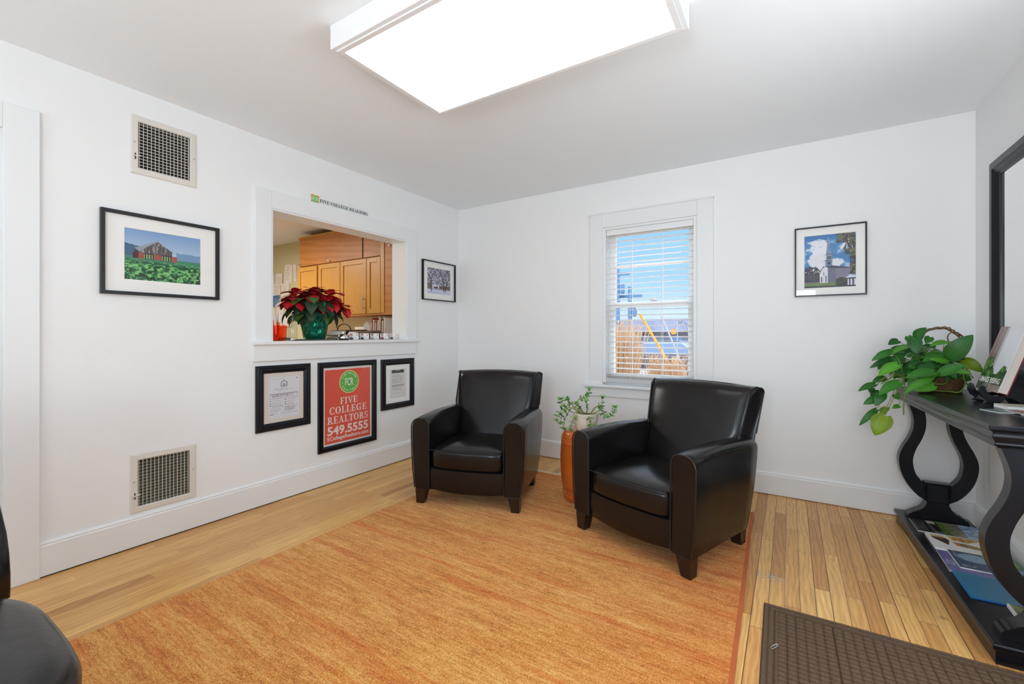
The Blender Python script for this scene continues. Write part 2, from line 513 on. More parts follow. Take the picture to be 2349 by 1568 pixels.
# hand-loomed orange rug: weft streaks along x, bands along y
def rug_mat():
    m, nt, b = newmat('orange_wool_pile')
    L = nt.links
    tc = N(nt, 'ShaderNodeTexCoord')
    def noise(sx, sy, scale, detail=4, rough=0.6, loc=(0, 0, 0)):
        mp = N(nt, 'ShaderNodeMapping'); mp.inputs['Scale'].default_value = (sx, sy, 1); mp.inputs['Location'].default_value = loc
        n = N(nt, 'ShaderNodeTexNoise'); n.inputs['Scale'].default_value = scale; n.inputs['Detail'].default_value = detail; n.inputs['Roughness'].default_value = rough
        L.new(tc.outputs['Object'], mp.inputs[0]); L.new(mp.outputs[0], n.inputs['Vector'])
        return n.outputs['Fac']
    a = noise(0.16, 1.0, 110, 5, 0.8)
    c = noise(0.10, 0.9, 34, 5, 0.7, (3, 7, 0))
    f = noise(0.7, 1.0, 330, 2, 0.7)
    p = noise(0.5, 0.9, 6, 4, 0.65, (1, 2, 0))
    s = mathn(nt, 'ADD', mathn(nt, 'MULTIPLY', a, 0.50), mathn(nt, 'MULTIPLY', c, 0.34))
    s = mathn(nt, 'ADD', s, mathn(nt, 'MULTIPLY', p, 0.16))
    s = mathn(nt, 'ADD', s, mathn(nt, 'MULTIPLY', mathn(nt, 'SUBTRACT', f, 0.5), 0.85))
    rp = N(nt, 'ShaderNodeValToRGB')
    el = rp.color_ramp.elements
    el[0].position = 0.32; el[0].color = rgb(134, 82, 30)
    el[1].position = 0.70; el[1].color = rgb(238, 190, 124)
    for q, cc in ((0.39, rgb(186, 108, 43)), (0.45, rgb(206, 131, 56)), (0.51, rgb(214, 147, 70)), (0.60, rgb(226, 171, 94))):
        x = el.new(q); x.color = cc
    L.new(s, rp.inputs[0])
    th = noise(0.05, 1.0, 150, 4, 0.7, (9, 4, 0))
    tm = N(nt, 'ShaderNodeMapRange'); tm.inputs['From Min'].default_value = 0.60; tm.inputs['From Max'].default_value = 0.72; tm.inputs['To Max'].default_value = 0.6
    L.new(th, tm.inputs['Value'])
    # redder bands
    bd = noise(0.06, 1.0, 13, 5, 0.75, (5, 1, 0))
    mr = N(nt, 'ShaderNodeMapRange'); mr.inputs['From Min'].default_value = 0.50; mr.inputs['From Max'].default_value = 0.64; mr.inputs['To Max'].default_value = 0.9
    L.new(bd, mr.inputs['Value'])
    mx = N(nt, 'ShaderNodeMix', data_type='RGBA', blend_type='MULTIPLY')
    mt = N(nt, 'ShaderNodeMix', data_type='RGBA')
    L.new(tm.outputs[0], mt.inputs['Factor']); L.new(rp.outputs[0], mt.inputs['A']); mt.inputs['B'].default_value = rgb(134, 82, 34)
    L.new(mr.outputs[0], mx.inputs['Factor']); L.new(mt.outputs['Result'], mx.inputs['A']); mx.inputs['B'].default_value = (0.90, 0.60, 0.42, 1)
    sp = N(nt, 'ShaderNodeSeparateXYZ'); L.new(tc.outputs['Object'], sp.inputs[0])
    # worn olive-red blend near the far end and the right edge, as woven
    e1 = N(nt, 'ShaderNodeMapRange'); e1.inputs['From Min'].default_value = 2.25; e1.inputs['From Max'].default_value = 2.80; e1.inputs['To Max'].default_value = 0.55
    L.new(sp.outputs[0], e1.inputs['Value'])
    e2 = N(nt, 'ShaderNodeMapRange'); e2.inputs['From Min'].default_value = -0.95; e2.inputs['From Max'].default_value = -0.50; e2.inputs['To Max'].default_value = 0.60
    L.new(sp.outputs[1], e2.inputs['Value'])
    ee = mathn(nt, 'MAXIMUM', e1.outputs[0], e2.outputs[0])
    mx2 = N(nt, 'ShaderNodeMix', data_type='RGBA', blend_type='MULTIPLY')
    L.new(ee, mx2.inputs['Factor']); L.new(mx.outputs['Result'], mx2.inputs['A']); mx2.inputs['B'].default_value = (0.90, 0.60, 0.44, 1)
    L.new(mx2.outputs['Result'], b.inputs['Base Color'])
    b.inputs['Roughness'].default_value = 0.95
    b.inputs['Specular IOR Level'].default_value = 0.1
    b.inputs['Sheen Weight'].default_value = 0.15
    bp = N(nt, 'ShaderNodeBump'); bp.inputs['Strength'].default_value = 0.5; bp.inputs['Distance'].default_value = 0.003
    L.new(mathn(nt, 'ADD', f, a), bp.inputs['Height']); L.new(bp.outputs[0], b.inputs['Normal'])
    return m
m_rug = rug_mat()
m_fringe = M('cream_fringe', rgb(226, 216, 200), 0.95)
m_rugedge = M('rug_edge_binding', rgb(186, 98, 52), 0.95, bump=(300, 0.5, 0.002), vary=0.2)


def wood(name, c0, c1, scale=18, along=2, rough=0.4, dist=6.0):
    m, nt, b = newmat(name)
    L = nt.links
    tc = N(nt, 'ShaderNodeTexCoord')
    mp = N(nt, 'ShaderNodeMapping')
    sc = [1, 1, 1]; sc[along] = 0.12
    mp.inputs['Scale'].default_value = sc
    wv = N(nt, 'ShaderNodeTexWave', wave_type='BANDS', bands_direction='DIAGONAL')
    wv.inputs['Scale'].default_value = scale; wv.inputs['Distortion'].default_value = dist; wv.inputs['Detail'].default_value = 3
    nz = N(nt, 'ShaderNodeTexNoise'); nz.inputs['Scale'].default_value = 60; nz.inputs['Detail'].default_value = 4
    L.new(tc.outputs['Object'], mp.inputs[0]); L.new(mp.outputs[0], wv.inputs['Vector']); L.new(mp.outputs[0], nz.inputs['Vector'])
    mx = N(nt, 'ShaderNodeMix', data_type='RGBA'); mx.inputs['A'].default_value = c0; mx.inputs['B'].default_value = c1
    L.new(mathn(nt, 'ADD', mathn(nt, 'MULTIPLY', wv.outputs['Fac'], 0.45), mathn(nt, 'MULTIPLY', nz.outputs['Fac'], 0.6)), mx.inputs['Factor'])
    L.new(mx.outputs['Result'], b.inputs['Base Color'])
    b.inputs['Roughness'].default_value = rough
    return m
m_oak = wood('honey_oak', rgb(180, 124, 48), rgb(210, 154, 76), 26, 2, 0.4, 3.0)
m_carpet = M('office_carpet', rgb(196, 192, 188), 0.95)
m_oakdark = wood('amber_plywood', rgb(158, 94, 32), rgb(196, 128, 60), 7, 0, 0.45, 9)

def vcol_mat(name, rough=0.5, coat=0.0):
    m, nt, b = newmat(name)
    a = N(nt, 'ShaderNodeVertexColor', layer_name='Col')
    nt.links.new(a.outputs[0], b.inputs['Base Color'])
    b.inputs['Roughness'].default_value = rough
    b.inputs['Coat Weight'].default_value = coat
    return m
m_print = vcol_mat('printed_photo', 0.5)
m_printg = vcol_mat('printed_gloss_cover', 0.3, 0.2)
m_leafcol = vcol_mat('plant_leaf', 0.42)
m_leafcol.node_tree.nodes['Principled BSDF'].inputs['Specular IOR Level'].default_value = 0.35
m_velvet = vcol_mat('poinsettia_leaf', 0.6)

m_doormat = vcol_mat('brown_ribbed_mat', 0.97)
m_doormat.node_tree.nodes['Principled BSDF'].inputs['Specular IOR Level'].default_value = 0.1
add_bump(m_doormat.node_tree, m_doormat.node_tree.nodes['Principled BSDF'], 500, 0.8, 0.002)

def foil():
    m, nt, b = newmat('green_foil_wrap')
    b.inputs['Base Color'].default_value = (0.010, 0.16, 0.10, 1)
    b.inputs['Metallic'].default_value = 0.85
    b.inputs['Roughness'].default_value = 0.22
    tc = N(nt, 'ShaderNodeTexCoord')
    mp = N(nt, 'ShaderNodeMapping'); mp.inputs['Scale'].default_value = (1, 1, 0.35)
    v = N(nt, 'ShaderNodeTexVoronoi'); v.inputs['Scale'].default_value = 55
    bp = N(nt, 'ShaderNodeBump'); bp.inputs['Strength'].default_value = 0.9; bp.inputs['Distance'].default_value = 0.01
    nt.links.new(tc.outputs['Object'], mp.inputs[0]); nt.links.new(mp.outputs[0], v.inputs['Vector'])
    nt.links.new(v.outputs['Distance'], bp.inputs['Height']); nt.links.new(bp.outputs[0], b.inputs['Normal'])
    return m
m_foil = foil()

def emis(name, col, st):
    m = bpy.data.materials.new(name)
    m.use_nodes = True
    nt = m.node_tree
    b = nt.nodes['Principled BSDF']
    b.inputs['Base Color'].default_value = (0.8, 0.8, 0.78, 1)
    b.inputs['Emission Color'].default_value = col
    b.inputs['Emission Strength'].default_value = st
    return m
m_lens = emis('prismatic_lens_lit', (1.0, 1.0, 0.975, 1), 1.7)
m_mirror = M('mirror_glass', (0.92, 0.92, 0.92, 1), 0.02, 1.0)

# ================================================================== painting helpers (pattern of a flat print)
def _hash(ix, iy, seed):
    h = (ix * 374761393 + iy * 668265263 + seed * 1442695041) & 0xFFFFFFFF
    h = ((h ^ (h >> 13)) * 1274126177) & 0xFFFFFFFF
    return ((h ^ (h >> 16)) & 0xFFFF) / 65535.0

def vn(x, y, seed=0):
    x = np.asarray(x, float); y = np.asarray(y, float)
    ix = np.floor(x).astype(np.int64); iy = np.floor(y).astype(np.int64)
    fx = x - ix; fy = y - iy
    fx = fx * fx * (3 - 2 * fx); fy = fy * fy * (3 - 2 * fy)
    a = _hash(ix, iy, seed); b = _hash(ix + 1, iy, seed); c = _hash(ix, iy + 1, seed); d = _hash(ix + 1, iy + 1, seed)
    return (a * (1 - fx) + b * fx) * (1 - fy) + (c * (1 - fx) + d * fx) * fy

def fbm(x, y, seed=0, o=4):
    t = 0; a = 0.5; s = 0
    for k in range(o):
        t = t + a * vn(x * 2 ** k, y * 2 ** k, seed + k); s += a; a *= 0.55
    return t / s

class Canvas:
    def __init__(s, nx, ny, base=(255, 255, 255)):
        s.u, s.v = np.meshgrid((np.arange(nx) + .5) / nx, (np.arange(ny) + .5) / ny)
        s.c = np.zeros((ny, nx, 3)); s.c[:] = base
        s.nx, s.ny = nx, ny
    def fill(s, mask, col):
        col = np.asarray(col, float)
        if col.ndim == 1: s.c[mask] = col
        else: s.c[mask] = col[mask]
    def mix(s, mask, col, f):
        f = (np.asarray(f) * mask)[..., None]
        s.c = s.c * (1 - f) + np.asarray(col, float) * f
    def rect(s, u0, v0, u1, v1, col):
        s.fill((s.u >= u0) & (s.u <= u1) & (s.v >= v0) & (s.v <= v1), col)
    def poly(s, pts, col):
        m = np.zeros(s.u.shape, bool); n = len(pts)
        for i in range(n):
            x0, y0 = pts[i]; x1, y1 = pts[(i + 1) % n]
            if y0 == y1: continue
            c = ((y0 > s.v) != (y1 > s.v)) & (s.u < (x1 - x0) * (s.v - y0) / (y1 - y0) + x0)
            m ^= c
        s.fill(m, col)
        return m
    def line(s, x0, y0, x1, y1, w, col):
        dx, dy = x1 - x0, y1 - y0; L = dx * dx + dy * dy + 1e-12
        t = np.clip(((s.u - x0) * dx + (s.v - y0) * dy) / L, 0, 1)
        d = np.hypot(s.u - x0 - t * dx, s.v - y0 - t * dy)
        s.fill(d < w, col)
    def text(s, u0, v0, u1, v1, rows, col, seed=1, k=60):
        for i in range(rows):
            a = v1 - (v1 - v0) * (i + .2) / rows; b_ = v1 - (v1 - v0) * (i + .7) / rows
            end = u1 - (u1 - u0) * 0.3 * random.random()
            m = (s.u > u0) & (s.u < end) & (s.v < a) & (s.v > b_) & (vn(s.u * k, np.full_like(s.u, i * 3.7), seed + i) > 0.32)
            s.mix(m, col, 0.75)
    def lin(s):
        c = s.c / 255.0
        return np.where(c <= 0.04045, c / 12.92, ((c + 0.055) / 1.055) ** 2.4)

def print_obj(name, cv, w, h, parent, m=None, loc=(0, 0, 0), rot=(0, 0, 0), flat=False):
    """flat rectangle in local x (width) and z (height) facing -y (or +z when flat); one colour per cell"""
    nx, ny = cv.nx, cv.ny
    xs = np.linspace(-w / 2, w / 2, nx + 1); zs = np.linspace(-h / 2, h / 2, ny + 1)
    X, Z = np.meshgrid(xs, zs)
    if flat: V = np.stack([X, Z, np.zeros_like(X)], -1).reshape(-1, 3)
    else: V = np.stack([X, np.zeros_like(X), Z], -1).reshape(-1, 3)
    i = np.arange(nx)[None, :] + np.arange(ny)[:, None] * (nx + 1)
    Fc = np.stack([i, i + 1, i + nx + 2, i + nx + 1], -1).reshape(-1, 4)
    me = bpy.data.meshes.new(name)
    me.from_pydata(V.tolist(), [], Fc.tolist())
    at = me.color_attributes.new('Col', 'FLOAT_COLOR', 'CORNER')
    c = cv.lin().reshape(-1, 3)
    c4 = np.concatenate([c, np.ones((len(c), 1))], 1).repeat(4, 0).astype(np.float32)
    at.data.foreach_set('color', c4.ravel())
    me.materials.append(m or m_print)
    o = bpy.data.objects.new(name, me)
    o.location = loc; o.rotation_euler = rot
    link(o, parent)
    return o

# ================================================================== lettering
def arcpts(cx, cy, rx, ry, a0, a1, n=14):
    return [(cx + rx * math.cos(math.radians(a0 + (a1 - a0) * i / n)), cy + ry * math.sin(math.radians(a0 + (a1 - a0) * i / n))) for i in range(n + 1)]

def ringsec(cx, cy, ro, ri, a0, a1, n=14):
    return ('ring', arcpts(cx, cy, ro[0], ro[1], a0, a1, n), arcpts(cx, cy, ri[0], ri[1], a0, a1, n))

def R_(x0, y0, x1, y1): return ('poly', [(x0, y0), (x1, y0), (x1, y1), (x0, y1)])
def Q_(*p): return ('poly', list(p))
SER = {
 'F': (.72, [R_(.12, 0, .31, 1), R_(0, .93, .68, 1), R_(0, 0, .44, .06), R_(.3, .46, .52, .54), R_(.62, .70, .68, .93), R_(.47, .36, .53, .64)]),
 'E': (.78, [R_(.12, 0, .31, 1), R_(0, .93, .68, 1), R_(0, 0, .72, .07), R_(.3, .46, .52, .54), R_(.62, .72, .68, .93), R_(.47, .36, .53, .64), R_(.65, .07, .72, .30)]),
 'I': (.48, [R_(.12, 0, .31, 1), R_(0, .93, .43, 1), R_(0, 0, .43, .07)]),
 'V': (.84, [Q_((.06, 1), (.28, 1), (.49, .0), (.38, 0)), Q_((.38, 0), (.47, 0), (.72, 1), (.64, 1)), R_(-.02, .93, .36, 1), R_(.54, .93, .84, 1)]),
 'C': (.80, [ringsec(.40, .5, (.40, .52), (.20, .44), 48, 312, 22), R_(.66, .66, .73, 1), R_(.66, .0, .72, .28)]),
 'O': (.86, [ringsec(.41, .5, (.42, .52), (.21, .45), 0, 360, 28)]),
 'L': (.70, [R_(.12, 0, .31, 1), R_(0, .93, .43, 1), R_(0, 0, .66, .07), R_(.59, .07, .66, .34)]),
 'G': (.90, [ringsec(.40, .5, (.40, .52), (.20, .44), 48, 312, 22), R_(.66, .66, .73, 1), R_(.56, .04, .74, .42), R_(.46, .40, .84, .47)]),
 'R': (.88, [R_(.12, 0, .31, 1), R_(0, .93, .42, 1), R_(0, 0, .43, .07), ringsec(.36, .74, (.32, .26), (.14, .19), -90, 90, 12), R_(.28, .93, .38, 1), R_(.28, .48, .38, .55), Q_((.36, .50), (.54, .50), (.82, .0), (.62, 0)), R_(.62, 0, .88, .07)]),
 'A': (.86, [Q_((.10, 0), (.17, 0), (.46, 1), (.38, 1)), Q_((.36, 1), (.46, 1), (.78, 0), (.56, 0)), R_(.22, .30, .62, .37), R_(-.02, 0, .28, .07), R_(.48, 0, .88, .07)]),
 'T': (.76, [R_(.28, 0, .47, 1), R_(0, .93, .75, 1), R_(.15, 0, .60, .07), R_(0, .68, .06, .93), R_(.69, .68, .75, .93)]),
 'S': (.64, [ringsec(.29, .745, (.27, .275), (.12, .20), 40, 270, 16), ringsec(.30, .255, (.28, .275), (.12, .20), -140, 90, 16), R_(.50, .70, .55, 1), R_(.02, 0, .07, .30)]),
}

def serif_mesh(mb, text, x, z, size, y, width=None, gap=0.06):
    """text in local x/z plane at depth y; returns total width"""
    tot = sum((.35 if c == ' ' else SER[c][0] + gap) for c in text)
    kx = size if width is None else width / tot
    cx = x
    for ch in text:
        if ch == ' ':
            cx += .35 * kx; continue
        w, sh = SER[ch]
        for k, s_ in enumerate(sh):
            yy = y - 0.00003 * k
            P = lambda q: (cx + q[0] * kx, yy, z + q[1] * size)
            if s_[0] == 'poly':
                mb.add([P(q) for q in s_[1]], [tuple(range(len(s_[1])))])
            else:
                o_, i_ = s_[1], s_[2]
                n = len(o_)
                mb.add([P(q) for q in o_] + [P(q) for q in i_], [(j, j + 1, n + j + 1, n + j) for j in range(n - 1)])
        cx += (w + gap) * kx
    return tot * kx

def sans_mesh(mb, text, x, z, size, y, width=None, bold=0.0, rot=0.0, center=False, height=None):
    """Blender's own font turned into mesh, local x/z plane"""
    cu = bpy.data.curves.new('tmp_text', 'FONT')
    cu.body = text
    cu.size = 1.0
    cu.offset = bold
    cu.resolution_u = 3
    ob = bpy.data.objects.new('tmp_text', cu)
    COL.objects.link(ob)
    bpy.context.view_layer.update()
    dg = bpy.context.evaluated_depsgraph_get()
    me = bpy.data.meshes.new_from_object(ob.evaluated_get(dg))
    vs = [v.co.copy() for v in me.vertices]
    fs = [tuple(p.vertices) for p in me.polygons]
    bpy.data.objects.remove(ob); bpy.data.curves.remove(cu); bpy.data.meshes.remove(me)
    if not vs: return
    x0 = min(v.x for v in vs); x1 = max(v.x for v in vs); z0 = min(v.y for v in vs); z1 = max(v.y for v in vs)
    kx = size if width is None else width / (x1 - x0)
    kz = size if height is None else height / (z1 - z0)
    out = []
    for v in vs:
        a = (v.x - (x0 + x1) / 2 if center else v.x - x0) * kx
        b = (v.y - (z0 + z1) / 2 if center else v.y - (z0 if height is not None else 0)) * kz
        ca, sa = math.cos(rot), math.sin(rot)
        out.append((x + a * ca - b * sa, y, z + a * sa + b * ca))
    mb.add(out, fs)

# ================================================================== THE ROOM
def struct(name, mb, m, label, parent=None, **k):
    o = mb.build(name, m, parent, **k)
    if parent is None:
        tag(o, label, None, None, 'structure')
    return o

struct('floor', MB().box(-0.2, YF - 0.2, -0.1, WX + 0.15, 0.14, 0.0), m_floor, 'honey oak strip floor of the waiting room')
struct('ceiling', MB().box(-0.15, YF - 0.14, H, WX + 0.15, 0.14, H + 0.1), m_ceil, 'plain white ceiling of the waiting room')

# pass-through opening and doorway in the left wall
PY0, PY1, PZ0, PZ1 = -1.987, -0.751, 1.087, 1.983
DY0, DY1, DZ = -4.06, -3.18, 2.05
mb = MB()
mb.box(-0.15, PY1, 0, 0, 0.0, H)
mb.box(-0.15, PY0, 0, 0, PY1, PZ0 - 0.022)
mb.box(-0.15, PY0, PZ1, 0, PY1, H)
RY, RW, RH = -2.579, 0.122, 0.128      # air register holes
mb.box(-0.15, DY1, 0, 0, RY - RW, H)
mb.box(-0.15, RY + RW, 0, 0, PY0, H)
mb.box(-0.15, RY - RW, 0, 0, RY + RW, 0.336 - RH)
mb.box(-0.15, RY - RW, 0.336 + RH, 0, RY + RW, 2.150 - RH)
mb.box(-0.15, RY - RW, 2.150 + RH, 0, RY + RW, H)
mb.box(-0.15, DY0, DZ, 0, DY1, H)
mb.box(-0.15, YF, 0, 0, DY0, H)
struct('wall_left', mb, m_wall, 'white left wall with the service hatch opening')

# window opening in the back wall
BX0, BX1, BZ0, BZ1 = 1.596, 2.357, 0.705, 2.045
mb = MB()
mb.box(-0.15, 0, 0, BX0, 0.14, H)
mb.box(BX1, 0, 0, WX + 0.15, 0.14, H)
mb.box(BX0, 0, 0, BX1, 0.14, BZ0 - 0.02)
mb.box(BX0, 0, BZ1, BX1, 0.14, H)
struct('wall_back', mb, m_wall, 'white back wall with the window')
struct('wall_right', MB().box(WX, -1.68, 0, WX + 0.15, 0, H).box(WX, YF - 0.14, 0, WX + 0.15, -2.52, H).box(WX, -2.52, 2.06, WX + 0.15, -1.68, H), m_wall, 'white right wall behind the console table')
d2 = thing('door_2', 'glazed entrance door in the right wall, out of view', None, (0, 0, 0), kind='structure')
MB().box(WX + .05, -2.50, .02, WX + .09, -2.39, 2.04).box(WX + .05, -1.81, .02, WX + .09, -1.70, 2.04).box(WX + .05, -2.39, .02, WX + .09, -1.81, .48).box(WX + .05, -2.39, 1.93, WX + .09, -1.81, 2.04).build('door_leaf', m_trim, d2)
MB().box(WX - .02, -2.63, 0, WX, -2.52, 2.17).box(WX - .02, -1.68, 0, WX, -1.57, 2.17).box(WX - .02, -2.52, 2.06, WX, -1.68, 2.17).build('door_casing', m_trim, d2)
FW = [(0.62, 1.48), (2.52, 3.38)]
mb = MB()
mb.box(-0.15, YF - 0.14, 0, FW[0][0], YF, H)
mb.box(FW[0][1], YF - 0.14, 0, FW[1][0], YF, H)
mb.box(FW[1][1], YF - 0.14, 0, WX, YF, H)
for a, b_ in FW:
    mb.box(a, YF - 0.14, 0, b_, YF, 0.80)
    mb.box(a, YF - 0.14, 2.10, b_, YF, H)
struct('wall_front', mb, m_wall, 'white wall behind the camera with two windows')

# baseboards with a moulded cap
def baseboard(name, p0, p1, n, label, h=0.155):
    """p0->p1 along the wall, n = outward normal"""
    p0 = Vector(p0); p1 = Vector(p1); n = Vector(n)
    prof = [(0, 0.006), (0.016, 0.006), (0.016, h - 0.022), (0.012, h - 0.016), (0.014, h - 0.010), (0.010, h - 0.004), (0.004, h), (0, h)]
    r = [[tuple(p + n * a + Vector((0, 0, z))) for a, z in prof] for p in (p0, p1)]
    mb = MB(); mb.loft(r)
    return struct(name, mb, m_trim, label)
baseboard('baseboard_left', (0, -3.066, 0), (0, 0, 0), (1, 0, 0), 'tall white baseboard along the left wall', 0.165)
baseboard('baseboard_back', (0.016, 0, 0), (WX, 0, 0), (0, -1, 0), 'tall white baseboard along the back wall', 0.158)
baseboard('baseboard_right', (WX, -1.57, 0), (WX, -0.016, 0), (-1, 0, 0), 'tall white baseboard along the right wall', 0.158)
# near-black strip painting in the shade of the gap under the left baseboard
struct('baseboard_gap_shade', MB().box(0.0, -3.18, 0.0, 0.013, -0.02, 0.0065), m_dark, 'dark strip standing in for the shade in the gap under the left baseboard')

# doorway at far left: casing and closed white door
d = thing('door_1', 'white door casing and door at the left edge', None, (0, 0, 0), kind='structure')
mb = MB()
mb.box(0, DY1, 0.0, 0.020, DY1 + 0.114, DZ + 0.114)
mb.box(0, DY0 - 0.114, 0.0, 0.020, DY0, DZ + 0.114)
mb.box(0, DY0, DZ, 0.020, DY1, DZ + 0.114)
mb.build('door_casing', m_trim, d, bevel=0.003)
mb = MB()
mb.box(-0.149, DY1 - 0.018, 0.012, -0.001, DY1 + .001, DZ - .018); mb.box(-0.149, DY0 - .001, 0.012, -.001, DY0 + 0.018, DZ - .018); mb.box(-0.149, DY0 - .001, DZ - 0.018, -.001, DY1 + .001, DZ + .001)
mb.build('door_jamb', m_trim, d)
mb = MB()
mb.box(-0.085, DY0 + 0.019, 0.014, -0.045, DY1 - .0185, DZ - .0185)
for z0, z1 in ((0.25, 0.95), (1.10, 1.85)):
    for y0, y1 in ((DY0 + 0.12, -3.66), (-3.58, DY1 - 0.12)):
        mb.box(-0.045, y0, z0, -0.040, y1, z1)
dl = mb.build('door_leaf', m_trim, d, bevel=0.003)
MB().lathe([(0.004, 0), (0.012, 0.0), (0.012, 0.03), (0.028, 0.045), (0.03, 0.06), (0.018, 0.072), (0.002, 0.074)], n=20).build('door_knob', m_steel, dl, smooth=True, loc=(-0.045, DY1 - 0.09, 0.96), rot=(0, PI / 2, 0))
struct('trim_2', MB().box(-0.15, DY0, 0.0, 0.012, DY1 + 0.002, 0.012), m_oakdark, 'oak threshold at the foot of the left doorway')

# hatch casing, sill and apron
t = thing('trim_3', 'white casing and sill around the service hatch', None, kind='structure')
mb = MB()
mb.box(0, PY0 - 0.108, PZ0 - 0.002, 0.020, PY0, PZ1 + 0.118)
mb.box(0, PY1, PZ0 - 0.002, 0.020, PY1 + 0.116, PZ1 + 0.118)
mb.box(0, PY0, PZ1, 0.020, PY1, PZ1 + 0.118)
mb.build('hatch_casing', m_trim, t, bevel=0.003)
mb = MB()
mb.box(-0.165, PY0 - 0.001, PZ0, 0.012, PY0 + 0.012, PZ1 - .012); mb.box(-0.165, PY1 - 0.012, PZ0, 0.012, PY1 + 0.001, PZ1 - .012); mb.box(-0.165, PY0 - .001, PZ1 - 0.012, 0.012, PY1 + .001, PZ1 + .001)
mb.build('hatch_jamb', m_trim, t)
mb = MB()
mb.box(-0.36, PY0 + 0.013, PZ0 - 0.022, 0.0, PY1 - 0.013, PZ0)
mb.box(0.0, PY0 - 0.125, PZ0 - 0.022, 0.045, PY1 + 0.135, PZ0)
mb.build('hatch_sill', m_trim, t, bevel=0.004)
MB().box(0, PY0 - 0.118, 0.955, 0.018, PY1 + 0.116, PZ0 - 0.022).build('hatch_apron', m_trim, t, bevel=0.003)
# wall behind the apron is solid (the wall_left mesh)

# back window
w = thing('window_1', 'white double-hung window in the back wall', None, kind='structure')
mb = MB()
mb.box(1.484, -0.020, BZ0, BX0, 0, 2.165); mb.box(BX1, -0.020, BZ0, 2.470, 0, 2.165); mb.box(BX0, -0.020, BZ1, BX1, 0, 2.165)
mb.box(1.478, -0.030, 2.160, 2.476, 0, 2.172)
mb.build('window_casing', m_trim, w, bevel=0.003)
MB().box(1.438, -0.052, BZ0 - 0.022, 2.516, 0.0, BZ0).box(BX0, 0, BZ0 - 0.022, BX1, 0.05, BZ0).build('window_sill', m_trim, w, bevel=0.004)
MB().box(1.484, -0.018, 0.603, 2.470, 0, BZ0 - 0.022).build('window_apron', m_trim, w, bevel=0.003)
mb = MB()
mb.box(BX0 - .001, -.004, BZ0 + .02, BX0 + 0.028, 0.1395, BZ1 - .02); mb.box(BX1 - 0.028, -.004, BZ0 + .02, BX1 + .001, 0.1395, BZ1 - .02); mb.box(BX0 - .001, -.004, BZ1 - 0.02, BX1 + .001, 0.1395, BZ1 + .001)
mb.box(BX0 - .0005, 0.0505, BZ0 - 0.0195, BX1 + .0005, 0.17, BZ0 + 0.02)
mb.build('window_jamb', m_trim, w)
X0, X1 = BX0 + 0.028, BX1 - 0.028
def sash(y, z0, z1, st, rt, rb, parent, vbars, hbars):
    mb = MB()
    mb.box(X0, y, z0, X0 + st, y + 0.032, z1); mb.box(X1 - st, y, z0, X1, y + 0.032, z1)
    mb.box(X0 + st, y, z1 - rt, X1 - st, y + 0.032, z1); mb.box(X0 + st, y, z0, X1 - st, y + 0.032, z0 + rb)
    s_ = mb.build('sash', m_trim, parent, bevel=0.002)
    if vbars or hbars:
        mb = MB()
        for i in range(1, vbars + 1):
            x = X0 + st + (X1 - X0 - 2 * st) * i / (vbars + 1); mb.box(x - 0.010, y + 0.006, z0, x + 0.010, y + 0.026, z1)
        for i in range(1, hbars + 1):
            z = z0 + (z1 - z0) * 0.53 * i; mb.box(X0 + st, y + 0.006, z - 0.011, X1 - st, y + 0.026, z + 0.011)
        mb.build('muntin', m_trim, s_)
    MB().box(X0 + st, y + 0.014, z0 + rb, X1 - st, y + 0.017, z1 - rt).build('pane', m_pane, s_)
    return s_
sash(0.096, 1.375, 2.025, 0.052, 0.045, 0.035, w, 0, 1)
lo = sash(0.060, BZ0 + 0.02, 1.405, 0.052, 0.045, 0.075, w, 0, 0)
mb = MB(); mb.box(1.985, 0.070, 1.405, 2.035, 0.092, 1.412); mb.lathe([(0.012, 1.412), (0.012, 1.420), (0.004, 1.424)], (2.01, 0.082, 0), 14); mb.box(1.97, 0.066, 1.414, 2.012, 0.074, 1.420)
mb.build('sash_lock', m_steel, lo)
for x in (1.72, 2.22):
    MB().tube(bez([(x - .012, 0.055, 1.245), (x - .012, 0.040, 1.23), (x, 0.032, 1.222), (x + .012, 0.040, 1.23), (x + .012, 0.055, 1.245)], 4), 0.003, 6).build('sash_lift', m_steel, lo, smooth=True)

# windows behind the camera
for i, (a, b_) in enumerate(FW):
    f = thing('window_%d' % (i + 2), 'white window in the wall behind the camera', None, kind='structure')
    mb = MB()
    for q in (-1, 1):
        x = a if q < 0 else b_
        mb.box(x, YF, 0.72, x + q * 0.11, YF + 0.02, 2.21)
    mb.box(a, YF, 2.10, b_, YF + 0.02, 2.21); mb.box(a - 0.14, YF, 0.78, b_ + 0.14, YF + 0.05, 0.80)
    mb.build('window_casing', m_trim, f)
    mb = MB()
    mb.box(a, YF - 0.09, 0.80, a + 0.05, YF - 0.06, 2.10); mb.box(b_ - 0.05, YF - 0.09, 0.80, b_, YF - 0.06, 2.10)
    for z in (0.80, 1.43, 2.05): mb.box(a, YF - 0.09, z, b_, YF - 0.06, z + 0.05)
    mb.box((a + b_) / 2 - 0.01, YF - 0.08, 1.45, (a + b_) / 2 + 0.01, YF - 0.065, 2.05)
    mb.build('sash', m_trim, f)

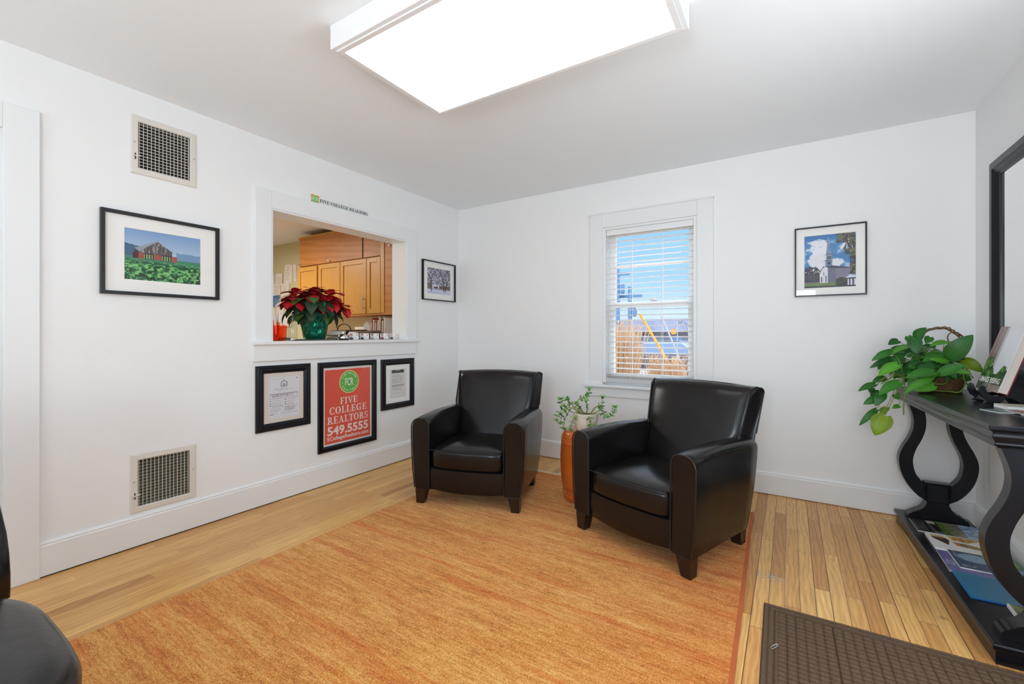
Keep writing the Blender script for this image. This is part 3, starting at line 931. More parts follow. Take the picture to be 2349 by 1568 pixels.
# venetian blind
bl = thing('venetian_blind', 'white horizontal slat blind hanging half open in the back window', 'blind', (1.976, 0.030, 0.72))
def rel(mb_, name, m, root, **k):
    """mesh written in world coordinates, parented to a thing whose base is root.location"""
    lx, ly, lz = root.location
    mb_.v = [(x - lx, y - ly, z - lz) for x, y, z in mb_.v]
    return mb_.build(name, m, root, **k)
BLX0, BLX1 = BX0 + 0.0300, BX1 - 0.0300
rel(MB().box(BLX0, 0.003, 1.975, BLX1, 0.056, 2.024), 'headrail', m_trim, bl, bevel=0.003)
mb = MB()
nz_ = 27
for i in range(nz_):
    z = 0.800 + (1.965 - 0.800) * i / (nz_ - 1)
    tl = 0.0015
    sec = []
    for k in range(7):
        q = -1 + 2 * k / 6
        sec.append((0.030 + 0.0255 * q, z + tl * q + 0.003 * (1 - q * q) + 0.0019))
    for k in range(6, -1, -1):
        q = -1 + 2 * k / 6
        sec.append((0.030 + 0.0255 * q, z + tl * q + 0.003 * (1 - q * q) - 0.0019))
    mb.loft([[(BLX0, y, zz) for y, zz in sec], [(BLX1, y, zz) for y, zz in sec]])
rel(mb, 'slats', m_slat, bl)
rel(MB().box(BLX0, 0.004, 0.727, BLX1, 0.056, 0.757), 'bottom_rail', m_slat, bl, bevel=0.003)
for x in (1.640, 1.835, 2.085, 2.320):
    mb = MB()
    for y in (0.0028, 0.0572): mb.tube([(x, y, 0.745), (x, y, 2.0)], 0.0016, 5)
    rel(mb, 'ladder_cord', m_slat, bl)
# stacked slats resting on the bottom rail
mb = MB()
for i in range(3): mb.box(BLX0, 0.005, 0.760 + i * 0.010, BLX1, 0.055, 0.764 + i * 0.010)
rel(mb, 'stacked_slats', m_slat, bl)

# ================================================================== OFFICE BEHIND THE HATCH
OX = -4.4; OY = -3.0
struct('floor_office', MB().box(OX, OY, -0.1, -0.2, 0.14, 0.0), m_carpet, 'floor of the office behind the hatch')
struct('ceiling_office', MB().box(OX, OY, H, -0.15, 0.14, H + 0.1), m_oceil, 'beige ceiling of the office behind the hatch')
struct('wall_office_back', MB().box(OX, 0, 0, -0.151, 0.14, H), m_owall, 'tan back wall of the office behind the hatch')
struct('wall_office_left', MB().box(OX - 0.12, OY, 0, OX, 0.14, H), m_owall, 'tan far wall of the office')
struct('wall_office_front', MB().box(OX, OY - 0.12, 0, -0.15, OY, H), m_owall, 'tan near wall of the office')

# ceiling light fixture of the office
lf = thing('office_ceiling_light', 'white office ceiling light partly seen through the hatch top left', 'ceiling light', (-2.3, -1.5, H))
mb = MB(); mb.box(-0.66, -0.33, -0.075, 0.66, -0.30, 0); mb.box(-0.66, 0.30, -0.075, 0.66, 0.33, 0); mb.box(-0.66, -0.3, -0.075, -0.63, 0.3, 0); mb.box(0.63, -0.3, -0.075, 0.66, 0.3, 0); mb.box(-.63, -.3, -.008, .63, .3, 0)
mb.build('housing', m_trim, lf)
MB().box(-0.63, -0.30, -0.05, 0.63, 0.30, -0.045).build('lens', emis('office_lens_lit', (1.0, 0.95, 0.85, 1), 1.2), lf)

# cabinets
CY = -0.30      # plane of the cabinet fronts
def shaker(x0, x1, z0, z1, parent, m=m_oak, handle=None, y=CY):
    mb = MB(); st = 0.052
    mb.box(x0, y - 0.020, z0, x0 + st, y, z1); mb.box(x1 - st, y - 0.020, z0, x1, y, z1)
    mb.box(x0 + st, y - 0.020, z0, x1 - st, y, z0 + st); mb.box(x0 + st, y - 0.020, z1 - st, x1 - st, y, z1)
    mb.box(x0 + st, y - 0.010, z0 + st, x1 - st, y, z1 - st)
    o = mb.build('door', m, parent, bevel=0.0015)
    if handle is not None:
        h = MB()
        h.tube([(handle, y - 0.050, z0 + 0.03), (handle, y - 0.050, z0 + 0.20)], 0.006, 10)
        for zz in (z0 + 0.065, z0 + 0.165): h.tube([(handle, y - 0.018, zz), (handle, y - 0.050, zz)], 0.004, 8)
        h.build('handle', m_steel, o, smooth=True)
    return o
cb = thing('wall_cabinet', 'honey oak wall cabinet with four framed doors and bar handles behind the poinsettia', 'cabinet')
MB().box(-2.385, CY, 1.36, -0.834, -0.002, 1.985).build('body', m_oak, cb)
MB().box(-2.385, CY - 0.018, 1.345, -0.834, -0.002, 1.36).build('light_rail', m_oakdark, cb)
shaker(-2.383, -1.985, 1.365, 1.98, cb)
shaker(-1.95, -1.535, 1.365, 1.985, cb, handle=-1.565)
shaker(-1.525, -1.07, 1.365, 1.985, cb, handle=-1.10)
shaker(-1.06, -0.84, 1.365, 1.985, cb)
cb2 = thing('ceiling_cabinet', 'amber plywood cabinet above the oak cabinet doors, up to the office ceiling', 'cabinet')
MB().box(-2.385, CY + 0.012, 1.99, -0.834, -0.002, 2.36).build('body', m_oakdark, cb2)
for x0, x1 in ((-2.365, -1.155), (-1.135, -0.84)):
    dd = MB().box(x0, CY - 0.004, 2.0, x1, CY + 0.010, 2.345).build('door', m_oakdark, cb2, bevel=0.002)
MB().box(-1.152, CY - 0.002, 2.0, -1.138, CY + 0.0105, 2.345).build('door_gap_shade', m_dark, cb2)  # black strip stands in for the shade between the two doors
for x in (-2.345, -1.745):
    MB().lathe([(0.003, 0), (0.006, 0.0), (0.005, 0.014), (0.012, 0.022), (0.010, 0.030), (0.002, 0.032)], n=14).build('knob', m_chrome, cb2, smooth=True, loc=(x, CY - 0.004, 2.02), rot=(PI / 2, 0, 0))
MB().box(-2.385, CY - 0.006, 2.345, -0.834, CY + 0.012, 2.372).build('top_trim', m_oak, cb2)
cb3 = thing('tall_cabinet', 'tall amber wood cabinet side at the right of the hatch view', 'cabinet')
MB().box(-0.830, CY - 0.015, 1.36, -0.17, -0.002, 2.38).build('body', m_oakdark, cb3)
MB().box(-0.830, CY - 0.018, 1.345, -0.17, -0.002, 1.36).build('light_rail', m_oakdark, cb3)
MB().box(-0.830, CY - 0.022, 1.372, -0.775, CY - 0.014, 2.38).build('stile', m_oak, cb3)
MB().lathe([(0.006, 0.0), (0.005, 0.014), (0.012, 0.022), (0.002, 0.032)], n=14).build('knob', m_chrome, cb3, smooth=True, loc=(-0.68, CY - 0.016, 2.09), rot=(PI / 2, 0, 0))

# work surface, printer, files
wt = thing('office_worktop', 'pale office worktop under the oak cabinets', 'worktop')
MB().box(-2.6, -0.70, 0.93, -0.17, -0.002, 0.96).build('top', m_matcream, wt, bevel=0.003)
MB().box(-2.58, -0.62, 0.0, -0.19, -0.01, 0.93).build('base', m_oak, wt)
pr = thing('printer', 'black and grey desktop printer on the worktop behind the cards', 'printer', (-1.02, -0.64, 0.96))
mb = MB(); mb.hexa([(-.30, -.04, 0.0), (.30, -.04, 0), (.30, .30, 0), (-.30, .30, 0)], [(-.28, -.02, 0.15), (.28, -.02, .15), (.29, .30, .16), (-.29, .30, .16)])
mb.build('body', m_black, pr, bevel=0.012)
MB().hexa([(-.29, -.03, .155), (.05, -.03, .155), (.05, .29, .165), (-.29, .29, .165)], [(-.24, .0, .215), (.03, .0, .215), (.04, .27, .225), (-.26, .27, .225)]).build('lid', m_black, pr, bevel=0.012)
MB().hexa([(.07, -.03, .155), (.29, -.03, .155), (.30, .28, .165), (.07, .28, .165)], [(.07, .0, .205), (.20, .02, .20), (.24, .27, .215), (.07, .27, .215)]).build('scanner_cover', M('printer_grey', rgb(96, 94, 92), 0.4), pr, bevel=0.008)
MB().tube(bez([(-.20, .06, .20), (-.17, .05, .255), (-.08, .05, .285), (0.01, .05, .26), (.04, .06, .20)], 6), 0.006, 8).build('paper_arch', m_black, pr, smooth=True)

# upright folders behind the printer
fcols = [rgb(232, 226, 214), rgb(226, 212, 192), rgb(236, 232, 226), rgb(214, 190, 150), rgb(170, 70, 60), rgb(196, 160, 110), rgb(150, 60, 50), rgb(206, 176, 130), rgb(120, 60, 44), rgb(190, 160, 118)]
for i, fc in enumerate(fcols):
    fo = thing('file_folder', ['cream', 'tan', 'white', 'manila', 'red', 'buff', 'dark red', 'light manila', 'brown', 'olive tan'][i] + ' file folder standing upright behind the printer, ' + ['nearest the plant', 'second from the plant', 'third from the plant', 'fourth from the plant', 'beside the buff one', 'between two red ones', 'beside the light manila one', 'between dark red and brown', 'second from the far right', 'last of the row at the right'][i], 'folder', (-1.12 + i * 0.036, -0.20, 0.96), rz=0.0, group='file folders behind the printer', rx=0)
    hh = 0.30 + 0.025 * math.sin(i * 2.1) + 0.008 * i
    ml = M('folder_card_%d' % i, fc, 0.8)
    MB().hexa([(-.002, -.12, 0), (.003, -.12, 0), (.003, .12, 0), (-.002, .12, 0)], [(.010, -.12, hh), (.015, -.12, hh), (.015, .12, hh), (.010, .12, hh)]).build('cover', ml, fo)
    MB().hexa([(.004, -.115, 0), (.014, -.115, 0), (.014, .115, 0), (.004, .115, 0)], [(.017, -.115, hh - .02), (.026, -.115, hh - .02), (.026, .115, hh - .02), (.017, .115, hh - .02)]).build('paper_sheets', m_white, fo)
rk = thing('paper_tray', 'white stack of loose papers in front of the folders', 'paper stack', (-1.27, -0.17, 0.96))
MB().box(-.12, -.08, 0, .12, .10, 0.05).build('stack', m_white, rk, bevel=0.002)
MB().box(-.11, -.06, .05, .10, .09, 0.26).build('box', m_matcream, rk, bevel=0.003)

# note sheets pinned in rows on the office wall
rows = [(2.0, [(-3.13, .165, .22), (-2.96, .06, .2)]), (1.93, [(-3.56, .15, .14), (-3.36, .16, .15)]), (1.79, [(-3.62, .14, .15), (-3.43, .17, .15), (-3.20, .17, .14)]), (1.62, [(-3.60, .15, .14), (-3.42, .15, .14), (-3.20, .16, .15)]), (1.46, [(-3.55, .14, .14), (-3.34, .16, .15)]), (1.32, [(-3.48, .15, .14), (-3.28, .14, .15), (-3.12, .15, .13)]), (1.18, [(-3.50, .15, .13), (-3.26, .16, .14)])]
notes = ['topmost, tall, with a tiny orange mark', 'narrow and half hidden by the cabinet edge', 'top row far left', 'top row beside the tall one', 'second row far left', 'second row middle', 'second row right', 'third row left', 'third row, solid blue', 'third row right', 'fourth row left', 'fourth row with an orange corner', 'fifth row left', 'fifth row middle', 'fifth row right', 'lowest row left', 'lowest row right']
k = 0
for z, row in rows:
    for x, ww, hh in row:
        ww *= 1.12; hh *= 1.2
        blue = k == 8
        cv = Canvas(24, 24, (70, 110, 160) if blue else (232, 222, 218))
        for r in range(6):
            cv.rect(.15, .18 + r * .12, .6 + .25 * random.random(), .21 + r * .12, (150, 180, 205) if blue else (196, 186, 186))
        if k in (0, 11): cv.rect(.42, .74, .52, .92, (220, 130, 60))
        o = thing('note_card', ('blue' if blue else 'white') + ' note card on the office wall, ' + notes[k], 'note card', (x, -0.004 - 0.0026 * (k % 5), z), rz=0, group='note cards on the office wall', ry=random.uniform(-.09, .09))
        MB().box(-ww / 2, 0.0004, -hh / 2, ww / 2, 0.0020, hh / 2).build('sheet', m_white, o)
        print_obj('printed_face', cv, ww, hh, o)
        k += 1

# ---- things on the hatch sill
SZ = PZ0
# poinsettia
po = thing('poinsettia', 'red poinsettia with dark leaves in crinkled green foil pot on the hatch sill', 'potted plant', (-0.10, -1.535, SZ), rz=0)
mb = MB()
rings = []
for i, (r, z) in enumerate([(0.078, 0.0), (0.080, 0.004), (0.088, 0.06), (0.098, 0.12), (0.112, 0.165), (0.130, 0.195), (0.150, 0.215), (0.146, 0.214), (0.105, 0.165), (0.09, 0.13), (0.001, 0.13)]):
    ring = []
    for k_ in range(48):
        a = 2 * PI * k_ / 48
        rr = r * (1 + (0.05 + 0.05 * (z > .18)) * math.sin(a * 11 + z * 30) * min(1, z * 8) + 0.03 * math.sin(a * 5 + z * 50) * min(1, z * 8))
        ring.append((rr * math.cos(a), rr * math.sin(a), z + (0.018 * math.sin(a * 7) if z > .19 else 0)))
    rings.append(ring)
mb.loft(rings)
mb.build('foil_pot', m_foil, po, smooth=True, autos=60)
MB().lathe([(0.001, 0.131), (0.092, 0.132), (0.094, 0.14), (0.001, 0.142)], n=24).build('soil', m_soil, po)

class Leaves:
    """many leaf blades in one mesh with a colour per leaf"""
    def __init__(s): s.v = []; s.f = []; s.c = []
    def leaf(s, base, tip, width, up=(0, 0, 1), col=(0.05, .2, .03), shape='oval', bend=0.12, fold=0.18, n=7, tw=0.0):
        base = Vector(base); tip = Vector(tip); ax = tip - base; Ln = ax.length
        if Ln < 1e-6: return
        ax.normalize(); up = Vector(up)
        sd = ax.cross(up)
        if sd.length < 1e-4: sd = ax.cross(Vector((1, 0, 0)))
        sd.normalize(); nr = sd.cross(ax).normalized()
        if tw:
            rm = Matrix.Rotation(tw, 3, ax); sd = rm @ sd; nr = rm @ nr
        b0 = len(s.v)
        for i in range(n + 1):
            t = i / n
            if shape == 'heart':
                wv_ = 1.9 * t ** .35 * (1 - t) ** .8
                back = -0.13 * Ln if i == 0 else (-0.05 * Ln if i == 1 else 0)
                wv_ = 0.40 if i == 0 else (wv_ if i < n else 0.0)
            elif shape == 'point':
                wv_ = math.sin(PI * t ** 0.85) ** 0.9 if i < n else 0; back = 0
            elif shape == 'lobed':
                wv_ = (math.sin(PI * t ** 0.9) ** 0.8) * (1.0 if i % 2 else 0.78) if i < n else 0; back = 0
            else:
                wv_ = math.sin(PI * (0.08 + 0.92 * t ** 0.9)) ** 0.7 if i < n else 0.05; back = 0
            w_ = max(wv_, 0.02) * width / 2
            c = base + ax * (Ln * t) + nr * (bend * Ln * (4 * t * (1 - t)) * 0.6 - bend * Ln * t * t * 0.5)
            cb_ = c + ax * back
            for q in (-1, -0.5, 0, 0.5, 1):
                p = (c if abs(q) < .3 else c + ax * back * abs(q)) + sd * (w_ * q) + nr * (fold * w_ * abs(q)) * (1 if abs(q) < .8 else 0.9)
                s.v.append(tuple(p))
        for i in range(n):
            for q in range(4):
                a = b0 + i * 5 + q
                s.f.append((a, a + 1, a + 6, a + 5))
                e_ = 0.86 if q in (0, 3) else 1.08
                s.c.append(tuple(max(0, min(1, x * e_)) for x in col))
        return s
    def build(s, name, m, parent, thick=0.0):
        me = bpy.data.meshes.new(name)
        me.from_pydata(s.v, [], s.f)
        at = me.color_attributes.new('Col', 'FLOAT_COLOR', 'CORNER')
        c4 = np.array([c + (1,) for c in s.c], np.float32).repeat(4, 0)
        at.data.foreach_set('color', c4.ravel())
        me.polygons.foreach_set('use_smooth', [True] * len(me.polygons))
        me.materials.append(m)
        o = bpy.data.objects.new(name, me)
        link(o, parent)
        if thick:
            md = o.modifiers.new('blade', 'SOLIDIFY'); md.thickness = thick; md.offset = 0
        return o
def lc(r, g, b, j=0.0):
    k_ = 1 + random.uniform(-j, j)
    return tuple(s2l(x) * k_ for x in (r, g, b))

rd = Leaves(); gl = Leaves(); st = MB(); random.seed(11)
heads = [(a, b, c + .030, d) for a, b, c, d in [(0.0, 0.0, .335, .16), (-.05, -.13, .31, .15), (.03, .12, .325, .15), (.07, -.05, .30, .13), (-.06, .04, .345, .13), (0.07, .08, .275, .13), (.02, -.19, .265, .13), (0.06, .19, .235, .12), (.10, .02, .25, .12)]]
for hx, hy, hz, R0 in heads:
    R0 *= 1.06
    c0 = Vector((hx, hy, hz))
    st.tube([(hx * .3, hy * .3, .13), (hx * .7, hy * .8, .22), (hx, hy, hz)], 0.004, 6)
    for ringn, (nn, rad, el) in enumerate(((7, R0, -.55), (6, R0 * .82, .05), (4, R0 * .55, .65))):
        for q in range(nn):
            a = 2 * PI * (q + random.uniform(-.2, .2)) / nn + ringn * .5
            e_ = el + random.uniform(-.25, .2)
            d_ = Vector((math.cos(a) * math.cos(e_), math.sin(a) * math.cos(e_), math.sin(e_)))
            rd.leaf(c0 + d_ * 0.008 + Vector((0, 0, ringn * .004)), c0 + d_ * rad * random.uniform(.8, 1.1), rad * .74, col=lc(176, 16, 30, .35), shape='lobed', bend=.22, fold=.05)
for q in range(62):
    a = random.uniform(0, 2 * PI); r0 = random.uniform(.04, .13); z0 = random.uniform(.19, .33)
    L0 = random.uniform(.10, .155); dr = random.uniform(-1.1, -.15)
    b0 = Vector((math.cos(a) * r0, math.sin(a) * r0 * 1.4, z0))
    d_ = Vector((math.cos(a) * math.cos(dr), math.sin(a) * math.cos(dr), math.sin(dr)))
    gl.leaf(b0, b0 + d_ * L0, L0 * .66, col=lc(30, 58, 34, .4) if q % 5 else lc(62, 104, 40, .2), shape='point', bend=.2)
rd.build('bracts', m_velvet, po)
gl.build('leaves', m_velvet, po)
st.build('stems', m_vine, po, smooth=True)
Bd = MB()
for hx, hy, hz, R0 in heads[:5]:
    for q in range(4): Bd.lathe([(0.0005, -.004), (.004, 0), (.0005, .004)], (hx + random.uniform(-.01, .01), hy + random.uniform(-.01, .01), hz + .022), 8)
tag(Bd.build('flower_buds', m_cream, po), kind='stuff')

# tray under the plant
tr = MB().lathe([(0.001, 0), (0.155, 0), (0.168, .007), (0.166, .009), (0.152, .003), (0.001, .003)], n=40)
tr.v = [(x * .8, y * 1.28, z) for x, y, z in tr.v]
o = tr.build('oval_tray', m_steel, smooth=True, loc=(-0.20, -1.50, SZ)); tag(o, 'thin grey metal oval tray beneath the poinsettia pot', 'tray')
po.location.z += 0.0035; po.location.x = -0.19

# orange clear cup with pens
cu = thing('pen_cup', 'clear orange square cup full of orange sticks at the left end of the hatch sill', 'cup', (-0.06, -1.905, SZ))
mb = MB()
def sqr(hw, z, n=24): return [(math.copysign(abs(math.cos(t)) ** .35, math.cos(t)) * hw, math.copysign(abs(math.sin(t)) ** .35, math.sin(t)) * hw, z) for t in [2 * PI * (k_ + .5) / n for k_ in range(n)]]
mb.loft([sqr(.040, 0), sqr(.044, .004), sqr(.050, .108), sqr(.0475, .108), sqr(.0415, .007), sqr(.001, .007)])
mb.build('cup_wall', m_orangeclear, cu, smooth=True)
m_orsolid = M('orange_plastic', rgb(236, 96, 24), 0.3)
for i in range(9):
    a = i * 2.4; r0 = .012 + .016 * (i % 3)
    x0, y0 = math.cos(a) * r0 * .6, math.sin(a) * r0 * .6; x1, y1 = math.cos(a + .4) * r0 * 1.15, math.sin(a + .4) * r0 * 1.15
    hgt = .15 + .02 * (i % 4)
    p = thing('stick_pen', ['orange pen with white cap standing in the clear orange cup', 'orange pen with white cap standing in the clear orange cup'][0], 'pen', (-0.06 + x0, -1.905 + y0, SZ + .008), group='pens in the orange cup')
    dx, dy = x1 - x0, y1 - y0
    MB().tube([(0, 0, 0), (dx * .72, dy * .72, hgt * .72)], 0.0042, 8).build('barrel', m_orsolid, p, smooth=True)
    MB().tube([(dx * .72, dy * .72, hgt * .72), (dx, dy, hgt)], [0.005, 0.004], 8).build('cap', m_white, p, smooth=True)

# clear sanitiser bottle
sb_ = thing('pump_bottle', 'clear plastic pump bottle between the orange cup and the poinsettia', 'bottle', (-0.05, -1.80, SZ))
MB().lathe([(.001, 0), (.028, 0), (.030, .006), (.030, .10), (.026, .122), (.012, .138), (.011, .150)], n=28).build('bottle_body', m_clear, sb_, smooth=True)
mb = MB(); mb.lathe([(.013, .146), (.013, .160), (.006, .162), (.006, .186), (.016, .188), (.016, .196), (.001, .197)], n=18); mb.tube([(0, 0, .191), (.03, -.02, .190), (.038, -.026, .182)], .005, 8)
mb.build('pump_head', m_clear, sb_, smooth=True)
# handset
ph = thing('phone_handset', 'black and grey desk phone handset lying beside the poinsettia pot', 'phone', (-0.27, -1.83, SZ))
MB().tube([(0, -.06, .052), (0, 0.0, .038), (0, .04, .028)], [.015, .014, .013], 10).build('handset', m_black, ph, smooth=True)
MB().box(-.03, .03, 0, .03, .13, .022).build('cradle', M('phone_grey', rgb(120, 120, 124), .4), ph, bevel=.006)
# orange paper ribbon behind the pot
rb = MB(); rb.hexa([(-.002, -.04, 0), (.002, -.04, 0), (.002, .02, 0), (-.002, .02, 0)], [(-.002, .0, .16), (.002, .0, .16), (.002, .03, .15), (-.002, .03, .15)])
rb.hexa([(-.003, -.055, 0), (.001, -.055, 0), (.001, .0, 0), (-.003, .0, 0)], [(-.003, -.045, .07), (.001, -.045, .07), (.001, -.02, .06), (-.003, -.02, .06)])
o = rb.build('orange_flyer', m_orsolid, loc=(-.30, -1.385, SZ)); tag(o, 'folded orange flyer standing right of the poinsettia pot', 'flyer')

# service bell
be = thing('call_bell', 'chrome call bell on the hatch sill in front of the printer', 'bell', (-0.06, -1.372, SZ))
MB().lathe([(.001, 0), (.042, 0), (.044, .004), (.040, .010), (.012, .013), (.001, .013)], n=32).build('base', m_black, be, smooth=True)
MB().lathe([(.040, .014), (.041, .018), (.038, .030), (.028, .043), (.012, .050), (.001, .051)], n=32).build('dome', m_chrome, be, smooth=True)
MB().lathe([(.003, .050), (.003, .060), (.007, .062), (.007, .066), (.001, .067)], n=16).build('button', m_chrome, be, smooth=True)

# business cards with portraits in a clear strip holder
ch = thing('card_holder', 'long clear holder strip for business cards on the right of the hatch sill', 'holder', (-0.075, -1.02, SZ), rz=PI / 2)
MB().box(-.30, -.016, 0, .30, .012, .003).box(-.30, .008, 0, .30, .0105, .045).build('strip', m_clear, ch)
suits = [(60, 40, 44), (30, 34, 48), (150, 150, 160), (120, 40, 46), (60, 62, 70), (40, 110, 120)]
hairs = [(120, 60, 36), (70, 46, 34), (40, 28, 24), (90, 56, 40), (190, 186, 182), (50, 34, 28)]
cdn = ['leftmost, beside the bell', 'second from the left', 'third from the left', 'fourth from the left', 'second from the right', 'rightmost, by the jamb']
for i in range(6):
    yb = -1.300 + i * 0.107
    c = thing('business_card', 'white business card with a portrait and orange dot, ' + cdn[i], 'business card', (-0.073, yb + 0.045, SZ + .004), rz=PI / 2, rx=-0.10, group='business cards in the clear holder')
    cv = Canvas(56, 32, (240, 238, 238))
    cv.fill((cv.u < .40), (216, 212, 212))
    cv.fill(((cv.u - .20) / .13) ** 2 + ((cv.v - .72) / .24) ** 2 < 1, hairs[i])
    cv.fill(((cv.u - .20) / .085) ** 2 + ((cv.v - .66) / .19) ** 2 < 1, (214, 168, 146))
    cv.fill((((cv.u - .20) / .19) ** 2 + ((cv.v - .0) / .44) ** 2 < 1), suits[i])
    cv.poly([(.17, .44), (.23, .44), (.20, .2)], (235, 235, 238))
    cv.fill(((cv.u - .83) / .06) ** 2 + ((cv.v - .72) / .12) ** 2 < 1, (232, 110, 84))
    for r in range(3): cv.rect(.5, .18 + .11 * r, .8, .215 + .11 * r, (190, 188, 190))
    MB().box(-.0445, 0.0003, 0, .0445, .004, .051).build('card_stack', m_white, c)
    print_obj('printed_face', cv, .089, .051, c, loc=(0, 0, .0255))
    yb += .1

# ================================================================== WALL THINGS
def ringmesh(w, h, prof):
    """mitred moulding: prof = [(inset, out)], local x/z, facing -y"""
    mb = MB(); rings = []
    for cx_, cz in ((-1, -1), (1, -1), (1, 1), (-1, 1)):
        rings.append([(cx_ * (w / 2 - i), -o_, cz * (h / 2 - i)) for i, o_ in prof])
    n = len(prof); vs = [p for r in rings for p in r]
    fs = []
    for a in range(4):
        b_ = (a + 1) % 4
        for j in range(n):
            k_ = (j + 1) % n
            fs.append((a * n + j, a * n + k_, b_ * n + k_, b_ * n + j))
    mb.add(vs, fs)
    return mb

def picture(label, cat, loc, rz, w, h, prof, m_fr, inner, name='framed_picture', m_bd=None, mat_win=None):
    o = thing(name, label, cat, loc, rz)
    ringmesh(w, h, prof).build('frame', m_fr, o)
    iw, ih = w / 2 - inner, h / 2 - inner
    if mat_win:
        a, b_, c_, d_ = mat_win     # x0,x1,z0,z1 of the window cut in the mat, local
        mb = MB(); y0, y1 = -0.0065, -0.0045
        mb.box(-iw, y0, -ih, a, y1, ih); mb.box(b_, y0, -ih, iw, y1, ih); mb.box(a, y0, -ih, b_, y1, c_); mb.box(a, y0, d_, b_, y1, ih)
        mb.build('mat_board', m_bd or m_matboard, o)
    MB().box(-iw - .003, -0.0035, -ih - .003, iw + .003, -0.0005, ih + .003).build('backing', m_bd or m_matboard, o)
    MB().box(-iw, -0.0100, -ih, iw, -0.0085, ih).build('glazing', m_glass, o)
    return o

thin = lambda t, d_: [(0, 0.0), (0, d_), (t, d_), (t, 0.004)]
# --- barn photo
def cv_barn():
    c = Canvas(190, 142); u, v = c.u, c.v
    sky = np.array([126, 164, 212.]) + (np.array([188, 208, 226.]) - np.array([126, 164, 212.])) * ((1 - v) / .5)[..., None].clip(0, 1)
    c.c[:] = sky
    hz = .50 + .0 * u
    tr_ = .60 + .05 * fbm(u * 14, u * 0, 3)
    c.mix((v < tr_) & (v > .44) & (u > .66), (104, 146, 184), .85)
    c.mix((v < .70 + .05 * fbm(u * 20, u * 0, 5) - u * .35) & (u < .30), (52, 92, 122), .9)
    c.mix((v < .47), (66, 134, 112), 1.0 * np.ones_like(u))
    c.poly([(.12, .63), (.40, .82), (.44, .80), (.24, .58), (.18, .57)], (150, 160, 172))
    m_ = c.poly([(.20, .52), (.20, .60), (.40, .80), (.42, .80), (.62, .62), (.60, .62), (.60, .50)], (96, 88, 94))
    strp = (np.sin(u * 160) > .3) & m_
    c.mix(strp, (62, 56, 62), .75); c.mix(m_ & (fbm(u * 60, v * 12, 8) > .62), (176, 168, 168), .8)
    c.poly([(.12, .62), (.18, .57), (.18, .50), (.12, .50)], (54, 46, 52))
    c.rect(.10, .43, .17, .55, (70, 34, 32))
    c.rect(.17, .43, .225, .55, (168, 76, 62)); c.rect(.37, .44, .46, .54, (166, 74, 60)); c.rect(.60, .42, .67, .54, (170, 80, 68))
    for a, b_ in ((.225, .37), (.46, .60)):
        c.rect(a, .43, b_, .55, (40, 44, 36)); q = (u > a) & (u < b_) & (v > .44) & (v < .53)
        c.mix(q & (np.sin(u * 190) > -.3), (156, 186, 116), .85)
    g = fbm(u * 26, v * 22 / (1.05 - v), 12, 3); cr = v < .44
    col = np.where(g[..., None] < .42, np.array([18, 54, 34.]), np.where(g[..., None] < .58, np.array([48, 126, 70.]), np.array([132, 200, 120.])))
    far = ((v - .30) / .16).clip(0, 1)[..., None]
    col = col * (1 - far) + np.array([64, 136, 104.]) * far
    c.fill(cr & ((u > .66) | (v < .42)), col)
    return c
o = picture('black framed photo of a grey barn behind a green crop field, on the left wall', 'framed picture', (0, -2.581, 1.560), PI / 2, 0.546, 0.436, [(0, 0), (0, .022), (.016, .022), (.018, .018), (.018, .004)], m_graysilver, .018,
            mat_win=(-.176, .176, -.134, .136))
print_obj('printed_photo', cv_barn(), .352, .27, o, loc=(0, -0.0042, .001))

# --- winter photo
def cv_winter():
    c = Canvas(110, 100, (188, 186, 212)); u, v = c.u, c.v
    g = fbm(u * 22, v * 22, 3)
    c.mix((g > .50) & (v > .2), (120, 112, 128), .8)
    c.mix((fbm(u * 30, v * 30, 9) > .60) & (v > .2), (60, 50, 54), .8)
    c.mix((fbm(u * 30, v * 30, 19) > .62) & (v > .2), (226, 226, 240), .8)
    c.rect(0, .18, .18, .42, (120, 104, 104)); c.rect(.22, .22, .5, .36, (232, 234, 246)); c.rect(.26, .22, .46, .29, (96, 74, 70)); c.rect(.5, .2, 1, .34, (110, 92, 86))
    def br(x, y, a, L_, w_, d_):
        if d_ == 0: return
        x1, y1 = x + math.cos(a) * L_, y + math.sin(a) * L_
        c.line(x, y, x1, y1, w_, (52, 42, 44))
        for q in (-1, 1): br(x1, y1, a + q * random.uniform(.25, .6), L_ * random.uniform(.6, .8), w_ * .62, d_ - 1)
    random.seed(5)
    br(.17, .15, PI / 2 + .03, .42, .018, 6); br(.70, .12, PI / 2 + .05, .42, .022, 6); br(.76, .12, PI / 2 - .25, .35, .02, 6); br(.42, .16, PI / 2, .2, .010, 5)
    c.fill(v < .17 - .03 * u, (214, 220, 240)); c.mix((v < .10), (196, 202, 226), .6 * np.ones_like(u))
    for x in (.17, .70, .78): c.rect(x - .012, .08, x + .012, .3, (48, 38, 38))
    return c
o = picture('small black framed photo of bare winter trees, left wall near the corner', 'framed picture', (0, -0.310, 1.657), PI / 2, 0.478, 0.384, [(0, 0), (0, .024), (.009, .024), (.009, .004)], m_blackframe, .009,
            mat_win=(-.166, .172, -.126, .126))
print_obj('printed_photo', cv_winter(), .338, .252, o, loc=(.003, -0.0042, 0))

